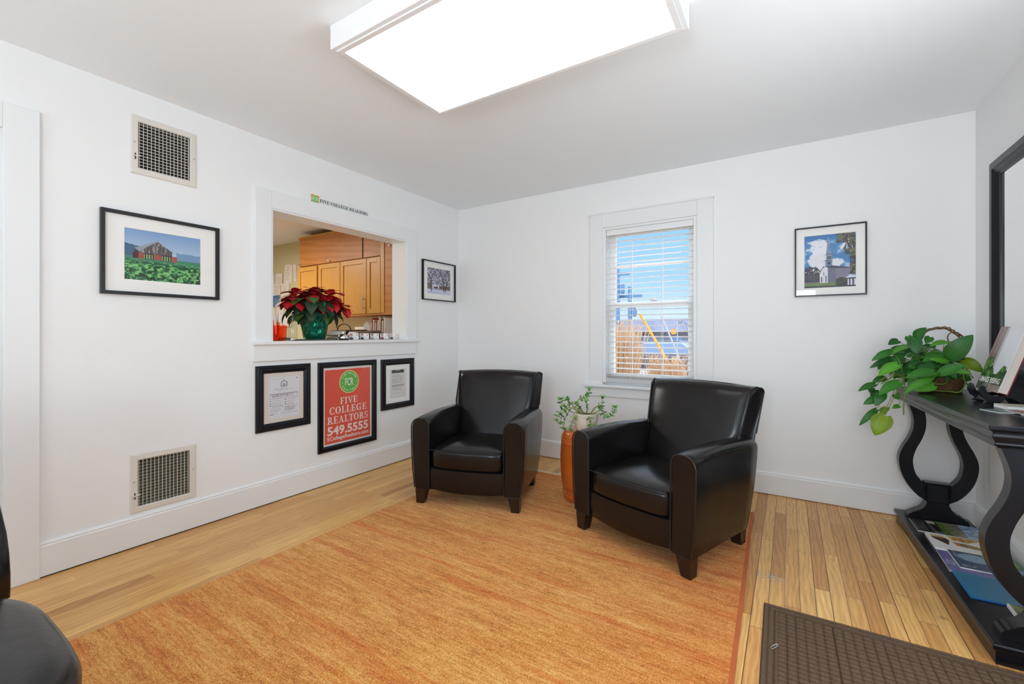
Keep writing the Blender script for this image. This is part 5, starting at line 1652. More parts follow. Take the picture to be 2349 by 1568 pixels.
paths = [
    [(-.03, 0, .10), (-.08, -.04, .14), (-.13, -.06, .14), (-.17, -.07, .10), (-.19, -.08, .05)],
    [(-.02, .02, .10), (-.06, .0, .16), (-.12, -.02, .16), (-.16, -.03, .11), (-.175, -.04, .02)],
    [(-.03, 0, .10), (-.07, -.03, .15), (-.10, -.06, .12), (-.125, -.08, .06), (-.13, -.09, .0)],
    [(-.02, 0, .10), (-.06, 0, .17), (-.045, 0, .205), (.0, -.01, .215), (.025, -.01, .24), (.03, -.01, .275)],
    [(.0, .0, .10), (.02, -.02, .15), (.01, -.02, .19)],
    [(-.03, -.03, .10), (-.03, -.05, .15), (-.05, -.06, .18)],
    [(.03, 0, .10), (.07, -.02, .15), (.11, -.03, .17), (.14, -.03, .12), (.17, -.03, .10)],
    [(.03, 0, .10), (.09, 0, .13), (.115, 0, .17), (.12, 0, .225)],
    [(.03, .0, .10), (.10, .02, .11), (.16, .02, .10), (.19, .02, .13), (.20, .02, .165)],
    [(.02, -.03, .10), (.05, -.07, .10), (.07, -.09, .07), (.08, -.10, .03)],
    [(-.01, -.04, .10), (-.03, -.09, .10), (-.06, -.10, .05), (-.07, -.10, .0)],
    [(-.04, -.02, .10), (-.10, -.04, .18), (-.12, -.05, .20)],
    [(-.03, -.02, .10), (-.09, -.05, .12), (-.15, -.06, .16), (-.165, -.06, .20)],
]
for pth in paths:
    pts = bez(pth, 6)
    stem.tube(pts, [.0042 - .0024 * i / len(pts) for i in range(len(pts))], 6)
    n = len(pts)
    for i in range(int(n * .45), n, 3):
        p = pts[i]; ax = (pts[min(i + 1, n - 1)] - pts[max(i - 1, 0)]).normalized()
        ph_ = random.uniform(0, PI)
        sdv = ax.cross(Vector((math.cos(ph_), math.sin(ph_), .3))).normalized()
        for q in (-1, 1):
            d_ = (sdv * q + ax * random.uniform(.1, .6) + Vector((0, 0, .15))).normalized()
            l = random.uniform(.018, .028)
            for up in (1,):
                jl.leaf(p + d_ * .003, p + d_ * (l + .003), l * .58, up=(random.uniform(-.4, .4), random.uniform(-1, -.2), 1), col=lc(*random.choice([(96, 152, 66), (70, 126, 56), (124, 176, 96), (52, 100, 48)]), .15), shape='oval', bend=.1, fold=.1, n=5)
    for q in range(5):
        a = q * 2 * PI / 5; d_ = Vector((math.cos(a), math.sin(a), .5)).normalized()
        jl.leaf(pts[-1], pts[-1] + d_ * .028, .014, col=lc(120, 176, 90, .1), n=5)
stem.build('stems', m_jstem, jp, smooth=True)
jl.build('leaves', m_leafcol, jp, thick=.0035)

# ================================================================== CONSOLE TABLE
CT = thing('console_table', 'black wooden console table with lyre shaped legs and low shelf along the right wall', 'console table', (3.685, -0.775, 0.0), math.radians(-2.3) * -1)
# local x = across (towards the right wall), local y = along the wall
HL = 0.700
def tabletop():
    prof = [(.0, .820), (.0, .806), (-.004, .800), (-.012, .797), (-.014, .788), (-.010, .778), (-.016, .768), (-.022, .758), (-.018, .750), (-.024, .744), (-.030, .742), (-.030, .736)]
    # profile offsets measured inwards (negative = inset)
    rings = []
    hx_, hy_ = 0.168, 0.662
    for i, z in prof:
        a, b_ = hx_ + i, hy_ + i
        rings.append([(-a, -b_, z), (a, -b_, z), (a, b_, z), (-a, b_, z)])
    rings = rings[::-1]
    return MB().loft(rings)
tabletop().build('table_top', m_console, CT, bevel=.0025)
# shelf plinth
mb = MB()
rings = []
for i, z in [(-.008, 0.0), (-.008, .048), (0.0, .052), (.002, .058), (.002, .068), (-.001, .073), (-.004, .0745)]:
    a, b_ = .163 + i, 0.678 + i
    rings.append([(-a, -b_, z), (a, -b_, z), (a, b_, z), (-a, b_, z)])
mb.loft(rings)
mb.build('low_shelf', m_console, CT, bevel=.002)
SHZ = .0745
# lyre legs: outline in (x, z)
outer = [(-.128, .738), (-.112, .690), (-.102, .640), (-.106, .585), (-.125, .530), (-.150, .478), (-.166, .425), (-.165, .370), (-.150, .310), (-.122, .255), (-.085, .210), (-.045, .182)]
inner = [(-.066, .738), (-.054, .690), (-.048, .640), (-.052, .585), (-.068, .530), (-.090, .478), (-.104, .425), (-.104, .380), (-.094, .335), (-.072, .300), (-.050, .278), (-.040, .272)]
def lyre(y0, y1, parent, idx):
    lg_ = bpy.data.objects.new('lyre_leg', None); lg_.empty_display_size = .05; link(lg_, parent)
    for s_ in (-1, 1):
        O = bez([(x, 0, z) for x, z in outer], 4); I = bez([(x, 0, z) for x, z in inner], 4)
        rings = []
        for a, b_ in zip(O, I):
            rings.append([(s_ * a.x, y0, a.z), (s_ * b_.x, y0, b_.z), (s_ * b_.x, y1, b_.z), (s_ * a.x, y1, a.z)])
        MB().loft(rings).build('curved_arm', m_console, lg_, smooth=True, autos=35)
    # bottom yoke and small ledge between the arms
    poly = [(-.048, .180), (-.020, .168), (.020, .168), (.048, .180), (.060, .262), (.052, .284), (-.052, .284), (-.060, .262)]
    MB().prism(poly, y0, y1).build('yoke', m_console, lg_)
    MB().box(-.054, y0 - .0, .278, .054, y1, .290).build('ledge', m_console, lg_)
    ft = [(-.045, .182), (-.050, .168), (-.058, .150), (-.074, .132), (-.092, .124), (-.096, .116), (-.106, .116), (-.112, .106), (-.120, .104), (-.128, .094), (-.130, SHZ + .001)]
    poly = ft + [(-x, z) for x, z in reversed(ft)]
    MB().prism(poly, y0 - .006, y1 + .006).build('foot', m_console, lg_, smooth=True, autos=30)
    return lg_
LY = -0.775
lyre(.540, .595, CT, 0)
lyre(-.625, -.570, CT, 1)

def onct(x, y, z):
    """local console coords -> world"""
    a = CT.rotation_euler.z
    return (CT.location.x + x * math.cos(a) - y * math.sin(a), CT.location.y + x * math.sin(a) + y * math.cos(a), z)

# ---- magazines on the low shelf
def flat_book(name, label, cat, x, y, z, wx, wy, th, cv, rz=0.0, cover=None, pages=None, group='magazines on the low console shelf'):
    o = thing(name, label, cat, onct(x, y, z), CT.rotation_euler.z + rz, group=group)
    MB().box(-wx / 2 + .001, -wy / 2 + .001, 0.0006, wx / 2 - .001, wy / 2 - .001, th - .0008).build('pages', pages or m_white, o)
    MB().box(-wx / 2, -wy / 2, 0, wx / 2, wy / 2, .0006).build('back_cover', cover or m_white, o)
    print_obj('front_cover', cv, wx, wy, o, m=m_printg, loc=(0, 0, th), flat=True)
    return o
Zs = SHZ + .0008
# 1 black and landscape brochure
cv = Canvas(150, 100, (30, 28, 28)); u, v = cv.u, cv.v
for r in range(9): cv.rect(.03 + .035 * r, .12 + .04 * (r % 3), .034 + .035 * r, .85 - .09 * (r % 4), (150, 148, 146))
cv.rect(.24, .72, .36, .94, (196, 180, 172)); cv.rect(.26, .04, .40, .14, (170, 176, 214)); cv.rect(.28, .06, .38, .12, (60, 56, 60))
cv.fill((u > .38) & (fbm(u * 30, v * 20, 3) > .0), np.where((fbm(u * 36, v * 24, 5) > .5)[..., None], np.array([104, 134, 60.]), np.array([54, 84, 34.])))
cv.fill((u > .50 - .08 * v) & (u > .48), np.where((fbm(u * 40, v * 40, 6) > .5)[..., None], np.array([150, 148, 120.]), np.array([92, 92, 74.])))
q = u > .68 + .05 * fbm(v * 8, v * 0, 3); cv.fill(q, (112, 148, 196)); cv.mix(q & (fbm(u * 9, v * 9, 8) > .5), (206, 218, 232), .8)
for r in range(8): cv.mix((np.abs(u - .86 - .012 * np.sin(v * 60 + r)) < .02) & (np.abs(v - .15 - r * .1) < .035), (150, 140, 150), .8)
flat_book('brochure', 'black and blue landscape brochure at the far end of the low shelf', 'brochure', .012, .425, Zs, .285, .200, .006, cv, -.02, cover=m_black)
# 2 white spiral booklet
cv = Canvas(150, 110, (238, 236, 232)); u, v = cv.u, cv.v
m_ = cv.poly([(.05, .86), (.06, .62), (.24, .28), (.30, .62), (.24, .86)], (92, 74, 50)); cv.mix(m_ & (v > .74), (216, 190, 130), .9)
m_ = cv.poly([(.32, .95), (.36, .66), (.56, .62), (.84, .95)], (222, 176, 70)); cv.mix(m_ & (fbm(u * 20, v * 20, 2) > .52), (150, 96, 36), .8)
m_ = cv.poly([(.33, .55), (.36, .34), (.95, .20), (.95, .34), (.5, .56)], (120, 104, 56)); cv.mix(m_ & (fbm(u * 30, v * 30, 4) > .52), (200, 160, 84), .7); cv.mix(m_ & (u < .42), (214, 130, 60), .8)
for r in range(3): cv.rect(.80 + r * .04, .58, .815 + r * .04, .86, (120, 118, 116))
sp_ = flat_book('spiral_booklet', 'white spiral bound booklet with sunset photos on the low shelf', 'booklet', .018, .208, Zs, .262, .200, .012, cv, -.03)
mb = MB()
for k in range(40):
    x = -.125 + .25 * k / 39
    mb.tube([(x, .100 + .004 * math.cos(a), .008 + .006 * math.sin(a)) for a in [2 * PI * q_ / 10 for q_ in range(11)]], .0009, 5, cap=False)
mb.build('spiral', m_black, sp_)
# 3 purple magazine under grey magazine
cv = Canvas(110, 90, (92, 88, 140)); u, v = cv.u, cv.v
cv.mix(fbm(u * 8, v * 8, 5) > .5, (120, 116, 170), .6); cv.text(.03, .35, .16, .65, 5, (230, 228, 236), 4, 30); cv.rect(0, 0, 1, .06, (160, 130, 130)); cv.mix((v < .06) & (fbm(u * 60, v * 20, 3) > .5), (90, 40, 40), .8)
flat_book('magazine', 'purple magazine underneath the grey one on the low shelf', 'magazine', .020, -.025, Zs, .285, .225, .004, cv, -.05)
cv = Canvas(120, 100, (66, 82, 108)); u, v = cv.u, cv.v
cv.fill(((u - .34) / .26) ** 2 + ((v - .66) / .26) ** 2 < 1, (104, 134, 162)); cv.fill(((u - .34) / .23) ** 2 + ((v - .68) / .22) ** 2 < 1, (150, 178, 196)); cv.mix((((u - .34) / .23) ** 2 + ((v - .68) / .22) ** 2 < 1) & (np.sin(u * 60 + v * 20) > .2), (110, 140, 160), .6)
q = (u > .50) & (v > .52); cv.fill(q, (104, 148, 60)); cv.mix(q & (fbm(u * 12, v * 12, 5) > .52), (60, 104, 40), .8)
cv.fill(((u - .66) / .20) ** 2 + ((v - .50) / .12) ** 2 < 1, (110, 146, 172)); cv.fill(((u - .70) / .22) ** 2 + ((v - .22) / .24) ** 2 < 1, (140, 134, 124)); cv.text(.05, .62, .10, .95, 6, (220, 226, 232), 2, 30); cv.text(.06, .08, .30, .20, 2, (230, 230, 232), 9, 50)
flat_book('magazine', 'grey blue magazine with oval plates lying on the purple one', 'magazine', .040, .010, Zs + .0048, .235, .190, .006, cv, -.03)
# 4 blue folder
cv = Canvas(60, 50, (46, 116, 152)); cv.mix(cv.v > .97, (80, 150, 190), 1.0)
flat_book('folder', 'plain blue folder on the low shelf behind the near leg', 'folder', .018, -.245, Zs, .285, .232, .006, cv, -.02, cover=M('blue_card', rgb(40, 120, 190), .4), pages=M('blue_card_inner', rgb(40, 120, 190), .5))
# 5 white photo book
cv = Canvas(120, 90, (96, 116, 60)); u, v = cv.u, cv.v
cv.mix(fbm(u * 22, v * 14, 5) > .5, (150, 160, 96), .8); cv.mix(fbm(u * 22, v * 24, 9) > .58, (58, 70, 34), .8); cv.poly([(.25, .70), (.34, .86), (.9, .30), (.7, .0), (.45, .0)], (212, 212, 224)); cv.poly([(.42, .72), (.60, .76), (.70, .60), (.5, .58)], (206, 70, 60)); cv.rect(0, 0, .03, 1, (232, 228, 222))
flat_book('photo_book', 'white edged photo book with red flowers beside the near table foot', 'book', .068, -.452, Zs, .20, .165, .012, cv, -.05)
# strip of magazines seen behind the near leg
cv = Canvas(70, 120, (150, 186, 206)); u, v = cv.u, cv.v
cv.mix(fbm(u * 8, v * 10, 5) > .5, (96, 140, 170), .7); cv.poly([(.1, .2), (.9, .5), (.9, .55), (.1, .3)], (232, 236, 240)); cv.poly([(.1, .6), (.9, .8), (.9, .86), (.1, .68)], (232, 236, 240)); cv.rect(.2, .05, .8, .15, (150, 160, 130))
flat_book('magazine', 'light blue magazine at the back of the low shelf against the wall', 'magazine', .115, -.15, Zs + .0115, .085, .26, .006, cv, .04)

# ---- things on top of the console
TZ = .8205
# easel with book
es = thing('book_easel', 'black curved easel holding the tilted book on the console top', 'easel', onct(.074, .020, TZ), CT.rotation_euler.z)
side = [(-.105, .058), (-.100, .078), (-.090, .086), (-.078, .080), (-.074, .066), (-.066, .050), (-.040, .038), (0, .046), (.03, .110), (.062, .215), (.078, .262), (.092, .262), (.094, .215), (.096, .10), (.096, .0), (.060, .0), (.040, .020), (.020, .032), (.0, .030), (-.016, .014), (-.036, .0), (-.062, .0), (-.088, .004), (-.072, .018), (-.092, .032)]
side = [(x * .82 if x < 0 else x * .9, z) for x, z in side]
for y in (-.072, .055):
    MB().prism(side, y, y + .012).build('side_panel', m_console, es, bevel=.0015)
MB().box(.056, -.0715, .03, .066, .0665, .13).build('cross_brace', m_console, es)
MB().box(-.044, -.062, .010, -.034, .057, .028).build('front_brace', m_chrome, es)
bo = thing('book', 'hardback campus history book with red back cover leaning on the black easel', 'book', onct(.036, .030, TZ + .058), CT.rotation_euler.z, rx=0, ry=math.radians(17))
# local: cover faces -x, bottom edge along y
Wb, Hb, Tb = .235, .305, .034
MB().box(0.003, -Wb / 2 + .003, 0.003, Tb - .003, Wb / 2 - .001, Hb - .003).build('pages', m_pages, bo)
m_redc = M('red_book_cloth', rgb(136, 20, 32), .5)
MB().box(Tb - .003, -Wb / 2, 0, Tb, Wb / 2, Hb).box(0.003, Wb / 2 - .002, 0, Tb - .003, Wb / 2, Hb).box(.0005, -Wb / 2, -.001, Tb, Wb / 2, 0).build('back_cover', m_redc, bo)
cv = Canvas(140, 180, (222, 226, 234)); u, v = cv.u, cv.v
cv.fill((u < .36 - .06 * (v - .4)) & (v > .2), (136, 104, 102)); cv.mix((u < .34) & (np.abs((u * 14) % 3 - 1.5) < .3), (70, 52, 54), .8)
cv.mix((u > .33 - .0 * v) & (u < .44) & (v > .25), (208, 208, 216), .9); cv.mix((u > .36) & (u < .40) & (v > .3), (120, 124, 132), .6)
g = fbm(u * 16, v * 18, 7); g2 = fbm(u * 5, v * 5, 17) * .16
tm = (v < .50 + g2 - .08 - 1.6 * (u - .14) ** 2) & (u < .62) | (v < .42 + g2 - .08 - 3 * (u - .86) ** 2) & (u > .40) | (v < .26)
cv.fill(tm & (v > .12), np.where(g[..., None] < .45, np.array([28, 52, 28.]), np.where(g[..., None] < .6, np.array([60, 104, 44.]), np.array([116, 156, 78.]))))
cv.fill(v < .13, (74, 80, 70)); cv.fill((v < .10) & (u > .5), (150, 128, 120)); cv.mix((v < .13) & (g > .55), (190, 186, 178), .6)
print_obj('front_cover', cv, Wb, Hb, bo, m=m_printg, loc=(0.0, 0, Hb / 2), rot=(0, 0, -PI / 2))
MB().box(.0005, -Wb / 2, 0, .003, Wb / 2, Hb).build('cover_board', m_white, bo)
mb = MB(); sans_mesh(mb, 'UMASS RISING', -.108, .036, 1, -.0006, width=.205, bold=.02, height=.026)
mb.build('title', m_white, bo, rot=(0, 0, -PI / 2))
# brochures and leaflets near the front edge
cv = Canvas(60, 40, (238, 234, 220)); cv.text(.1, .3, .9, .7, 4, (196, 180, 140), 3, 30)
flat_book('leaflet', 'stack of cream leaflets on the console top at the right edge', 'leaflet', .105, -.14, TZ, .16, .10, .014, cv, .10, group=None)
cv = Canvas(80, 50, (60, 96, 96)); u, v = cv.u, cv.v
for r in range(5): cv.mix(np.abs(u - .1 - r * .08 - .1 * v) < .008, (210, 222, 220), 1.0)
flat_book('postcard', 'fanned dark green cards on the console top in front of the easel', 'postcard', .010, -.26, TZ, .13, .09, .003, cv, .35, group=None)
cv = Canvas(90, 60, (60, 74, 110)); u, v = cv.u, cv.v
cv.fill((u < .55) & (fbm(u * 10, v * 8, 2) > .38), (206, 166, 152)); cv.mix((u < .55) & (fbm(u * 20, v * 18, 6) > .55), (150, 96, 86), .8); cv.rect(0, 0, 1, .05, (240, 240, 240))
flat_book('postcard', 'glossy photo leaflet with a portrait, on the green cards', 'postcard', .085, -.30, TZ + .0042, .15, .11, .003, cv, .15, group=None)
cv = Canvas(60, 50, (226, 230, 238)); cv.text(.1, .1, .9, .6, 6, (160, 170, 190), 5, 40)
for k in range(4):
    flat_book('leaflet', 'white leaflet in the fanned pile by the console corner, ' + ['bottom of its pile', 'second from the bottom', 'third from the bottom', 'top of its pile'][k], 'leaflet', .085 + .005 * k, -.385 + .006 * k, TZ + .0024 * k, .13, .09, .0022, cv, .05 + .05 * k, group='fanned white leaflets on the console')

# ---- pothos in a wicker basket
pt = thing('pothos_plant', 'trailing green pothos in a handled wicker basket on the far end of the console', 'potted plant', (0, 0, 0))
pt.location = (3.67, -0.26, TZ)
off = Vector(pt.location)
mb = MB()
for k in range(7):
    r = .070 + .004 * k; z = .004 + .0115 * k
    mb.tube([(r * 1.1 * math.cos(a) + .003 * math.sin(a * 24 + k * PI), r * math.sin(a), z + .002 * math.sin(a * 24 + k * PI)) for a in [2 * PI * q / 96 for q in range(97)]], .0065, 6)
mb.lathe([(.001, .001), (.072, .001), (.072, .008), (.001, .008)], n=24)
mb.build('basket', m_wicker, pt, smooth=True)
MB().lathe([(.001, .070), (.088, .072), (.001, .080)], n=24).build('soil', m_soil, pt)
hp = bez([(-.10, .03, .05), (-.105, .03, .20), (-.06, .035, .325), (.02, .035, .350), (.06, .035, .328), (.094, .035, .29), (.102, .035, .235), (.098, .035, .165), (.092, .035, .06)], 8)
mb = MB()
for ph_ in range(3):
    pts = []
    for i, p in enumerate(hp):
        a = i * .55 + ph_ * 2 * PI / 3
        pts.append((p.x + .0055 * math.cos(a), p.y + .0055 * math.sin(a), p.z + .0055 * math.sin(a + .7)))
    mb.tube(pts, .0036, 6)
mb.tube(bez([(.045, .03, .25), (.035, .03, .30), (.055, .03, .325), (.09, .03, .31), (.105, .03, .28)], 6), .003, 6)
mb.build('twisted_handle', m_wicker, pt, smooth=True)
PL = [((3.564, -0.3, 1.11), (3.595, -0.33, 1.172), 0.074, 0), ((3.683, -0.36, 1.008), (3.765, -0.39, 1.132), 0.100, 0), ((3.534, -0.4, 1.109), (3.54, -0.43, 1.03), 0.069, 0), ((3.483, -0.3, 1.097), (3.436, -0.33, 1.076), 0.05, 0), ((3.515, -0.36, 1.068), (3.443, -0.39, 1.028), 0.055, 1), ((3.446, -0.34, 1.036), (3.355, -0.37, 0.984), 0.047, 0), ((3.456, -0.3, 0.994), (3.352, -0.33, 0.94), 0.045, 0), ((3.458, -0.44, 0.966), (3.372, -0.47, 0.906), 0.070, 1), ((3.598, -0.46, 0.935), (3.482, -0.49, 0.903), 0.065, 0), ((3.631, -0.4, 0.966), (3.54, -0.43, 0.954), 0.057, 0), ((3.629, -0.46, 0.929), (3.716, -0.49, 0.982), 0.060, 0), ((3.745, -0.34, 0.995), (3.809, -0.37, 0.938), 0.064, 2), ((3.462, -0.46, 0.87), (3.371, -0.49, 0.804), 0.068, 0), ((3.372, -0.36, 0.846), (3.292, -0.39, 0.807), 0.045, 0), ((3.38, -0.42, 0.772), (3.31, -0.45, 0.74), 0.052, 0), ((3.397, -0.44, 0.805), (3.359, -0.47, 0.736), 0.055, 0), ((3.405, -0.44, 0.677), (3.357, -0.47, 0.573), 0.105, 2), ((3.371, -0.4, 0.703), (3.292, -0.43, 0.613), 0.040, 0), ((3.421, -0.38, 0.719), (3.397, -0.41, 0.676), 0.055, 2), ((3.468, -0.42, 0.739), (3.435, -0.45, 0.726), 0.03, 1), ((3.583, -0.48, 0.903), (3.472, -0.51, 0.819), 0.048, 1), ((3.6, -0.46, 0.864), (3.522, -0.49, 0.834), 0.06, 1), ((3.65, -0.36, 1.022), (3.569, -0.39, 0.987), 0.055, 0), ((3.681, -0.28, 1.093), (3.614, -0.31, 1.068), 0.036, 1), ((3.701, -0.32, 1.089), (3.645, -0.35, 1.079), 0.03, 1), ((3.697, -0.4, 0.94), (3.753, -0.43, 0.931), 0.036, 1), ((3.674, -0.38, 0.985), (3.594, -0.41, 1.003), 0.036, 1), ((3.499, -0.32, 1.037), (3.464, -0.35, 0.966), 0.06, 0), ((3.548, -0.3, 0.976), (3.502, -0.33, 0.926), 0.065, 0), ((3.533, -0.26, 1.122), (3.543, -0.29, 1.082), 0.04, 0), ((3.627, -0.26, 1.118), (3.603, -0.29, 1.083), 0.045, 0), ((3.443, -0.28, 0.972), (3.391, -0.31, 0.93), 0.06, 0), ((3.425, -0.32, 0.881), (3.362, -0.35, 0.859), 0.05, 0), ((3.56, -0.4, 0.905), (3.504, -0.43, 0.855), 0.065, 0), ((3.705, -0.32, 0.973), (3.649, -0.35, 0.949), 0.045, 0), ((3.744, -0.3, 1.041), (3.713, -0.33, 1.013), 0.05, 0), ((3.462, -0.36, 0.796), (3.473, -0.39, 0.77), 0.04, 0), ((3.392, -0.36, 0.806), (3.349, -0.39, 0.776), 0.055, 0), ((3.363, -0.34, 0.822), (3.347, -0.37, 0.799), 0.035, 0), ((3.731, -0.34, 0.951), (3.686, -0.37, 0.937), 0.04, 1), ((3.489, -0.34, 0.896), (3.461, -0.37, 0.937), 0.05, 1)]
PC = {0: [(38, 102, 28), (32, 90, 32), (48, 114, 34)], 1: [(80, 148, 38), (66, 134, 34)], 2: [(132, 152, 20), (114, 142, 16)]}
random.seed(8)
vl = Leaves(); vt = MB()
for b_, t_, w_, k in PL:
    B_ = Vector(b_) - off; T_ = Vector(t_) - off
    vl.leaf(B_, T_, w_, up=(-.35, -.8, .55), col=lc(*random.choice(PC[k]), .12), shape='heart', bend=.14, fold=.16, n=11, tw=random.uniform(-.35, .35))
    hub = Vector((random.uniform(-.05, .05), random.uniform(-.04, .04), .085))
    if B_.z < .03 or B_.x < -.2: hub = Vector((-.17, -.12, random.uniform(.02, .10)))
    mid = (hub + B_) / 2 + Vector((0, 0, .03))
    vt.tube(bez([hub, mid, B_], 5), .0017, 5)
for q in range(64):
    a = random.uniform(0, 2 * PI)
    rx_ = random.uniform(.02, .17)
    c = Vector((-.09 + rx_ * math.cos(a) * 1.05, -.02 + .10 * math.sin(a) * random.uniform(.2, 1), random.uniform(.08, .25)))
    d_ = Vector((-.6 + random.uniform(-.7, .9), random.uniform(-.8, .1), random.uniform(-.5, .3))).normalized()
    l = random.uniform(.05, .08)
    vl.leaf(c, c + d_ * l, l * .68, up=(-.3, -.7, .7), col=lc(*random.choice(PC[0] + PC[0] + PC[1]), .2), shape='heart', bend=.15, fold=.2, n=8)
    hub = Vector((random.uniform(-.06, .06), random.uniform(-.04, .04), .085))
    vt.tube(bez([hub, (hub + c) / 2 + Vector((0, 0, .02)), c], 4), .0016, 5)
for q in range(26):
    c = Vector((random.uniform(-.17, .09), random.uniform(-.13, -.05), random.uniform(.035, .12)))
    d_ = Vector((random.uniform(-1, .6), random.uniform(-.6, .0), random.uniform(-.25, .25))).normalized()
    l = random.uniform(.05, .085)
    vl.leaf(c, c + d_ * l, l * .62, up=(-.2, -.8, .6), col=lc(*random.choice(PC[0] + PC[1]), .2), shape='heart', bend=.15, fold=.2, n=8)
# trailing vines
for pth in ([(-.04, -.05, .09), (-.12, -.12, .075), (-.165, -.155, .03), (-.183, -.165, -.06), (-.184, -.165, -.13)], [(.06, -.06, .09), (.07, -.12, .06), (.04, -.16, .012), (.0, -.14, .010), (-.03, -.12, .008), (-.09, -.10, .02)], [(-.08, -.03, .09), (-.20, -.08, .08), (-.27, -.10, .03)], [(.02, -.06, .09), (-.02, -.16, .05), (-.10, -.17, .06), (-.16, -.15, .08)], [(.08, 0, .09), (.10, -.06, .12), (.07, -.09, .09), (.09, -.08, .04)]):
    vt.tube(bez(pth, 7), .0032, 7)
for q in range(14):
    a = random.uniform(-.5, 1.2)
    vt.tube(bez([(.08 + random.uniform(-.02, .03), random.uniform(-.08, .03), random.uniform(.06, .14)) for _ in range(4)], 5), .0022, 5)
vl.build('leaves', m_leafcol, pt)
vt.build('vines', m_vine, pt, smooth=True)

# ================================================================== OUTSIDE THE WINDOW
m_ground = M('winter_lawn', rgb(150, 130, 108), .95, bump=(3, .3, .05), vary=.15)
struct('ground', MB().box(-60, .9, -1.0, 40, 90, -.6), m_ground, 'pale winter ground outside the window')
struct('street', MB().box(-60, 9.0, -.62, 40, 17.5, -.585), M('asphalt', rgb(110, 108, 110), .9, vary=.1), 'grey street outside the window')
m_grass = M('dry_grass', rgb(182, 154, 124), .8, vary=.4)
m_pole = M('weathered_pole', rgb(96, 130, 166), .8)
def clump(x, y, n, h, spread, seed, label):
    random.seed(seed)
    mb = MB()
    for i in range(n):
        a = random.uniform(0, 2 * PI); r = random.uniform(0, spread); l = random.uniform(.2, .6)
        x0, y0 = r * math.cos(a), r * math.sin(a) * .6
        hh = h * random.uniform(.65, 1.05)
        p = [(x0, y0, 0), (x0 + l * .15 * math.cos(a), y0 + l * .15 * math.sin(a), hh * .6), (x0 + l * .45 * math.cos(a), y0 + l * .45 * math.sin(a), hh)]
        mb.tube(p, [.0032, .0028, .009 if i % 4 == 0 else .0014], 3)
    o = mb.build('ornamental_grass', m_grass, loc=(x, y, -.6))
    return tag(o, label, 'grass clump', 'dry ornamental grasses outside')
clump(.10, 4.6, 900, 1.95, .42, 1, 'tall dry tan grass clump outside the window, leftmost')
clump(.78, 5.9, 620, 1.30, .32, 2, 'shorter dry tan grass clump right of the tall one, outside')
def house(x, y, w_, d_, h_, rh, label):
    o = thing('house', label, 'house', (x, y, -.6))
    MB().box(-w_ / 2, 0, 0, w_ / 2, d_, h_).build('walls', M('siding_' + str(int(x * 10)), rgb(100, 112, 134), .8), o)
    MB().loft([[(-w_ / 2 - .3, -.4, h_ - .1), (-w_ / 2 - .3, d_ + .4, h_ - .1), (-w_ / 2 - .3, d_ / 2, h_ + rh)], [(w_ / 2 + .3, -.4, h_ - .1), (w_ / 2 + .3, d_ + .4, h_ - .1), (w_ / 2 + .3, d_ / 2, h_ + rh)]]).build('roof', M('roof_' + str(int(x * 10)), rgb(56, 66, 90), .8), o)
    for i in range(int(w_ // 2.2)):
        xx = -w_ / 2 + 1.2 + i * 2.1
        MB().box(xx, -.04, .9, xx + .9, .02, 1.6).build('window', m_pole, o)
    return o
house(-5.6, 32, 9.5, 7, 2.0, 1.05, 'low house with a slate blue roof across the street')
house(3.6, 43, 9, 7, 1.6, .7, 'second low blue roofed house further right across the street')
m_carpaint = M('dark_blue_car_paint', rgb(34, 50, 76), .3, coat=.8)
m_tyre = M('tyre_rubber', (.01, .01, .01, 1), .8)
def car(x, y, rz, label, mp_):
    o = thing('car', label, 'car', (x, y, -.585), rz, group='parked cars across the street')
    lo = [(-2.2, .35), (-2.25, .75), (-1.6, .92), (1.5, .95), (2.2, .80), (2.25, .35)]
    MB().prism(lo, -.85, .85).build('body', mp_, o, bevel=.05)
    up = [(-1.1, .92), (-.5, 1.40), (.9, 1.42), (1.55, .94)]
    MB().prism(up, -.72, .72).build('cabin', M('car_glass_' + str(int(x * 10)), rgb(120, 146, 176), .1), o, bevel=.04)
    MB().prism([(-.5, 1.40), (-.4, 1.46), (.8, 1.47), (.9, 1.42)], -.70, .70).build('roof', mp_, o)
    for xx in (-1.4, 1.4):
        for yy in (-.86, .70):
            MB().lathe([(.001, 0), (.33, 0), (.33, .16), (.001, .16)], n=20).build('wheel', m_tyre, o, loc=(xx, yy + .16, .33), rot=(PI / 2, 0, 0))
    return o
car(-1.3, 14.0, 0, 'dark blue car parked across the street, left one', m_carpaint)
car(3.6, 14.6, PI, 'slate coloured car parked across the street, right one', M('slate_car_paint', rgb(66, 84, 108), .3, coat=.8))
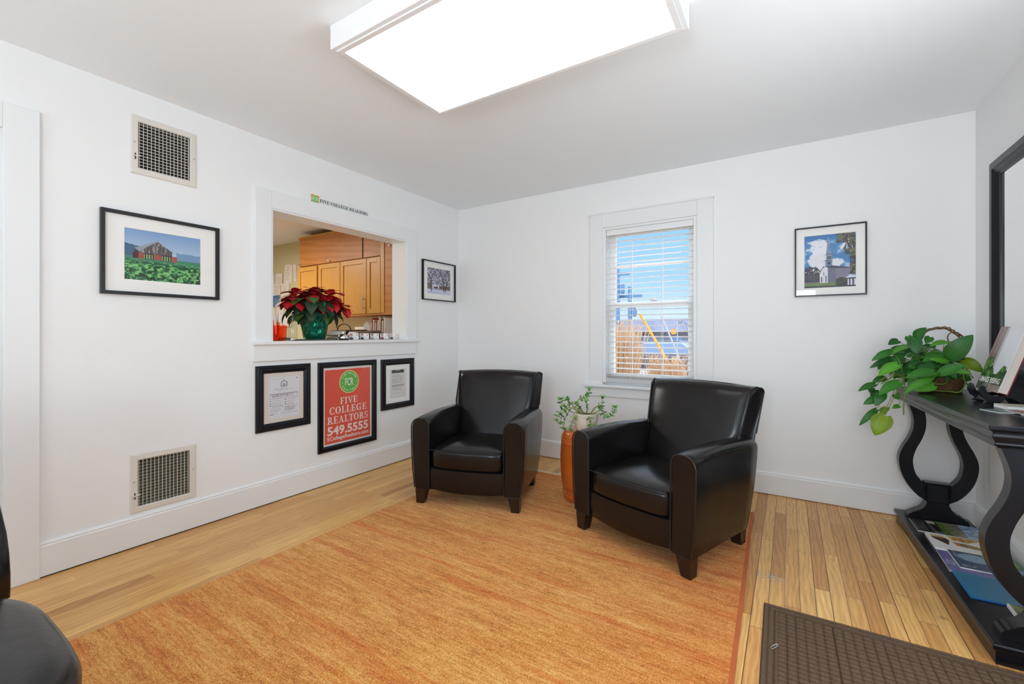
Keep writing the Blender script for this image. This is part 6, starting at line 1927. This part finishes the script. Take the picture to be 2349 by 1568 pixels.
def upole(x, y, h_, label, arm=True):
    o = thing('utility_pole', label, 'utility pole', (x, y, -.6))
    MB().tube([(0, 0, 0), (0, 0, h_)], [.11, .085], 12).build('pole', m_pole, o, smooth=True)
    if arm: MB().box(-.55, -.05, h_ - .5, .55, .05, h_ - .38).build('crossarm', m_pole, o)
    mb = MB(); mb.lathe([(.06, h_ - .9), (.10, h_ - .88), (.10, h_ - 1.25), (.06, h_ - 1.37)], (.22, 0, 0), 14); mb.build('transformer', m_pole, o)
    return o
upole(-3.72, 16, 4.9, 'blue grey utility pole at the left of the window view')
upole(-3.22, 16.2, 3.9, 'shorter blue grey utility pole with crossarm, second from the left')
def wire(p, q, r, label, m, guard=None, name='guy_wire'):
    o = thing(name, label, 'guy wire', p)
    P_, Q2 = Vector(p), Vector(q)
    MB().tube([(0, 0, 0), Q2 - P_], r, 6).build('cable', m, o)
    if guard:
        MB().tube([(Q2 - P_) * guard[0], (Q2 - P_) * guard[1]], .035, 10).build('yellow_guard', M('guard_yellow', rgb(206, 140, 24), .5), o)
    return o
m_wire = M('pale_wire', rgb(150, 156, 168), .5)
wire((.36 + .55, 8, -.6), (-.62, 8, 2.05), .012, 'guy wire with a long yellow guard outside the window', m_steel, guard=(.25, .86))
wire((1.05, 8, -.6), (-.06, 8, 2.15), .020, 'thin pale guy wire right of the yellow guarded one', m_wire)
o = thing('street_sign', 'yellow oval sign on a thin post outside the window', 'sign', (.45, 8.2, -.6))
MB().tube([(0.06, 0, 0), (.06, 0, 2.15)], .012, 8).build('post', m_wire, o)
MB().lathe([(.001, 0), (.075, 0), (.075, .01), (.001, .01)], n=24).build('panel', M('sign_yellow', rgb(206, 136, 14), .5), o, loc=(-.03, -.02, 1.80), rot=(PI / 2, 0, 0))
# bare tree beyond the street
random.seed(12)
mb = MB()
def branch(p, d, L_, r, n):
    q = p + d * L_
    mb.tube([p, (p + q) / 2 + Vector((random.uniform(-.04, .04), 0, 0)) * L_, q], [r, r * .85, r * .7], 5)
    if n == 0: return
    for k in range(3):
        nd = (d + Vector((random.uniform(-.8, .8), random.uniform(-.6, .6), random.uniform(-.1, .5)))).normalized()
        branch(q, nd, L_ * random.uniform(.6, .8), r * .6, n - 1)
branch(Vector((0, 0, 0)), Vector((0, 0, 1)), .9, .09, 4)
tag(mb.build('bare_tree', M('bare_bark', rgb(120, 124, 140), .9), loc=(-.9, 18.5, -.6)), 'leafless tree beyond the parked cars outside', 'tree')
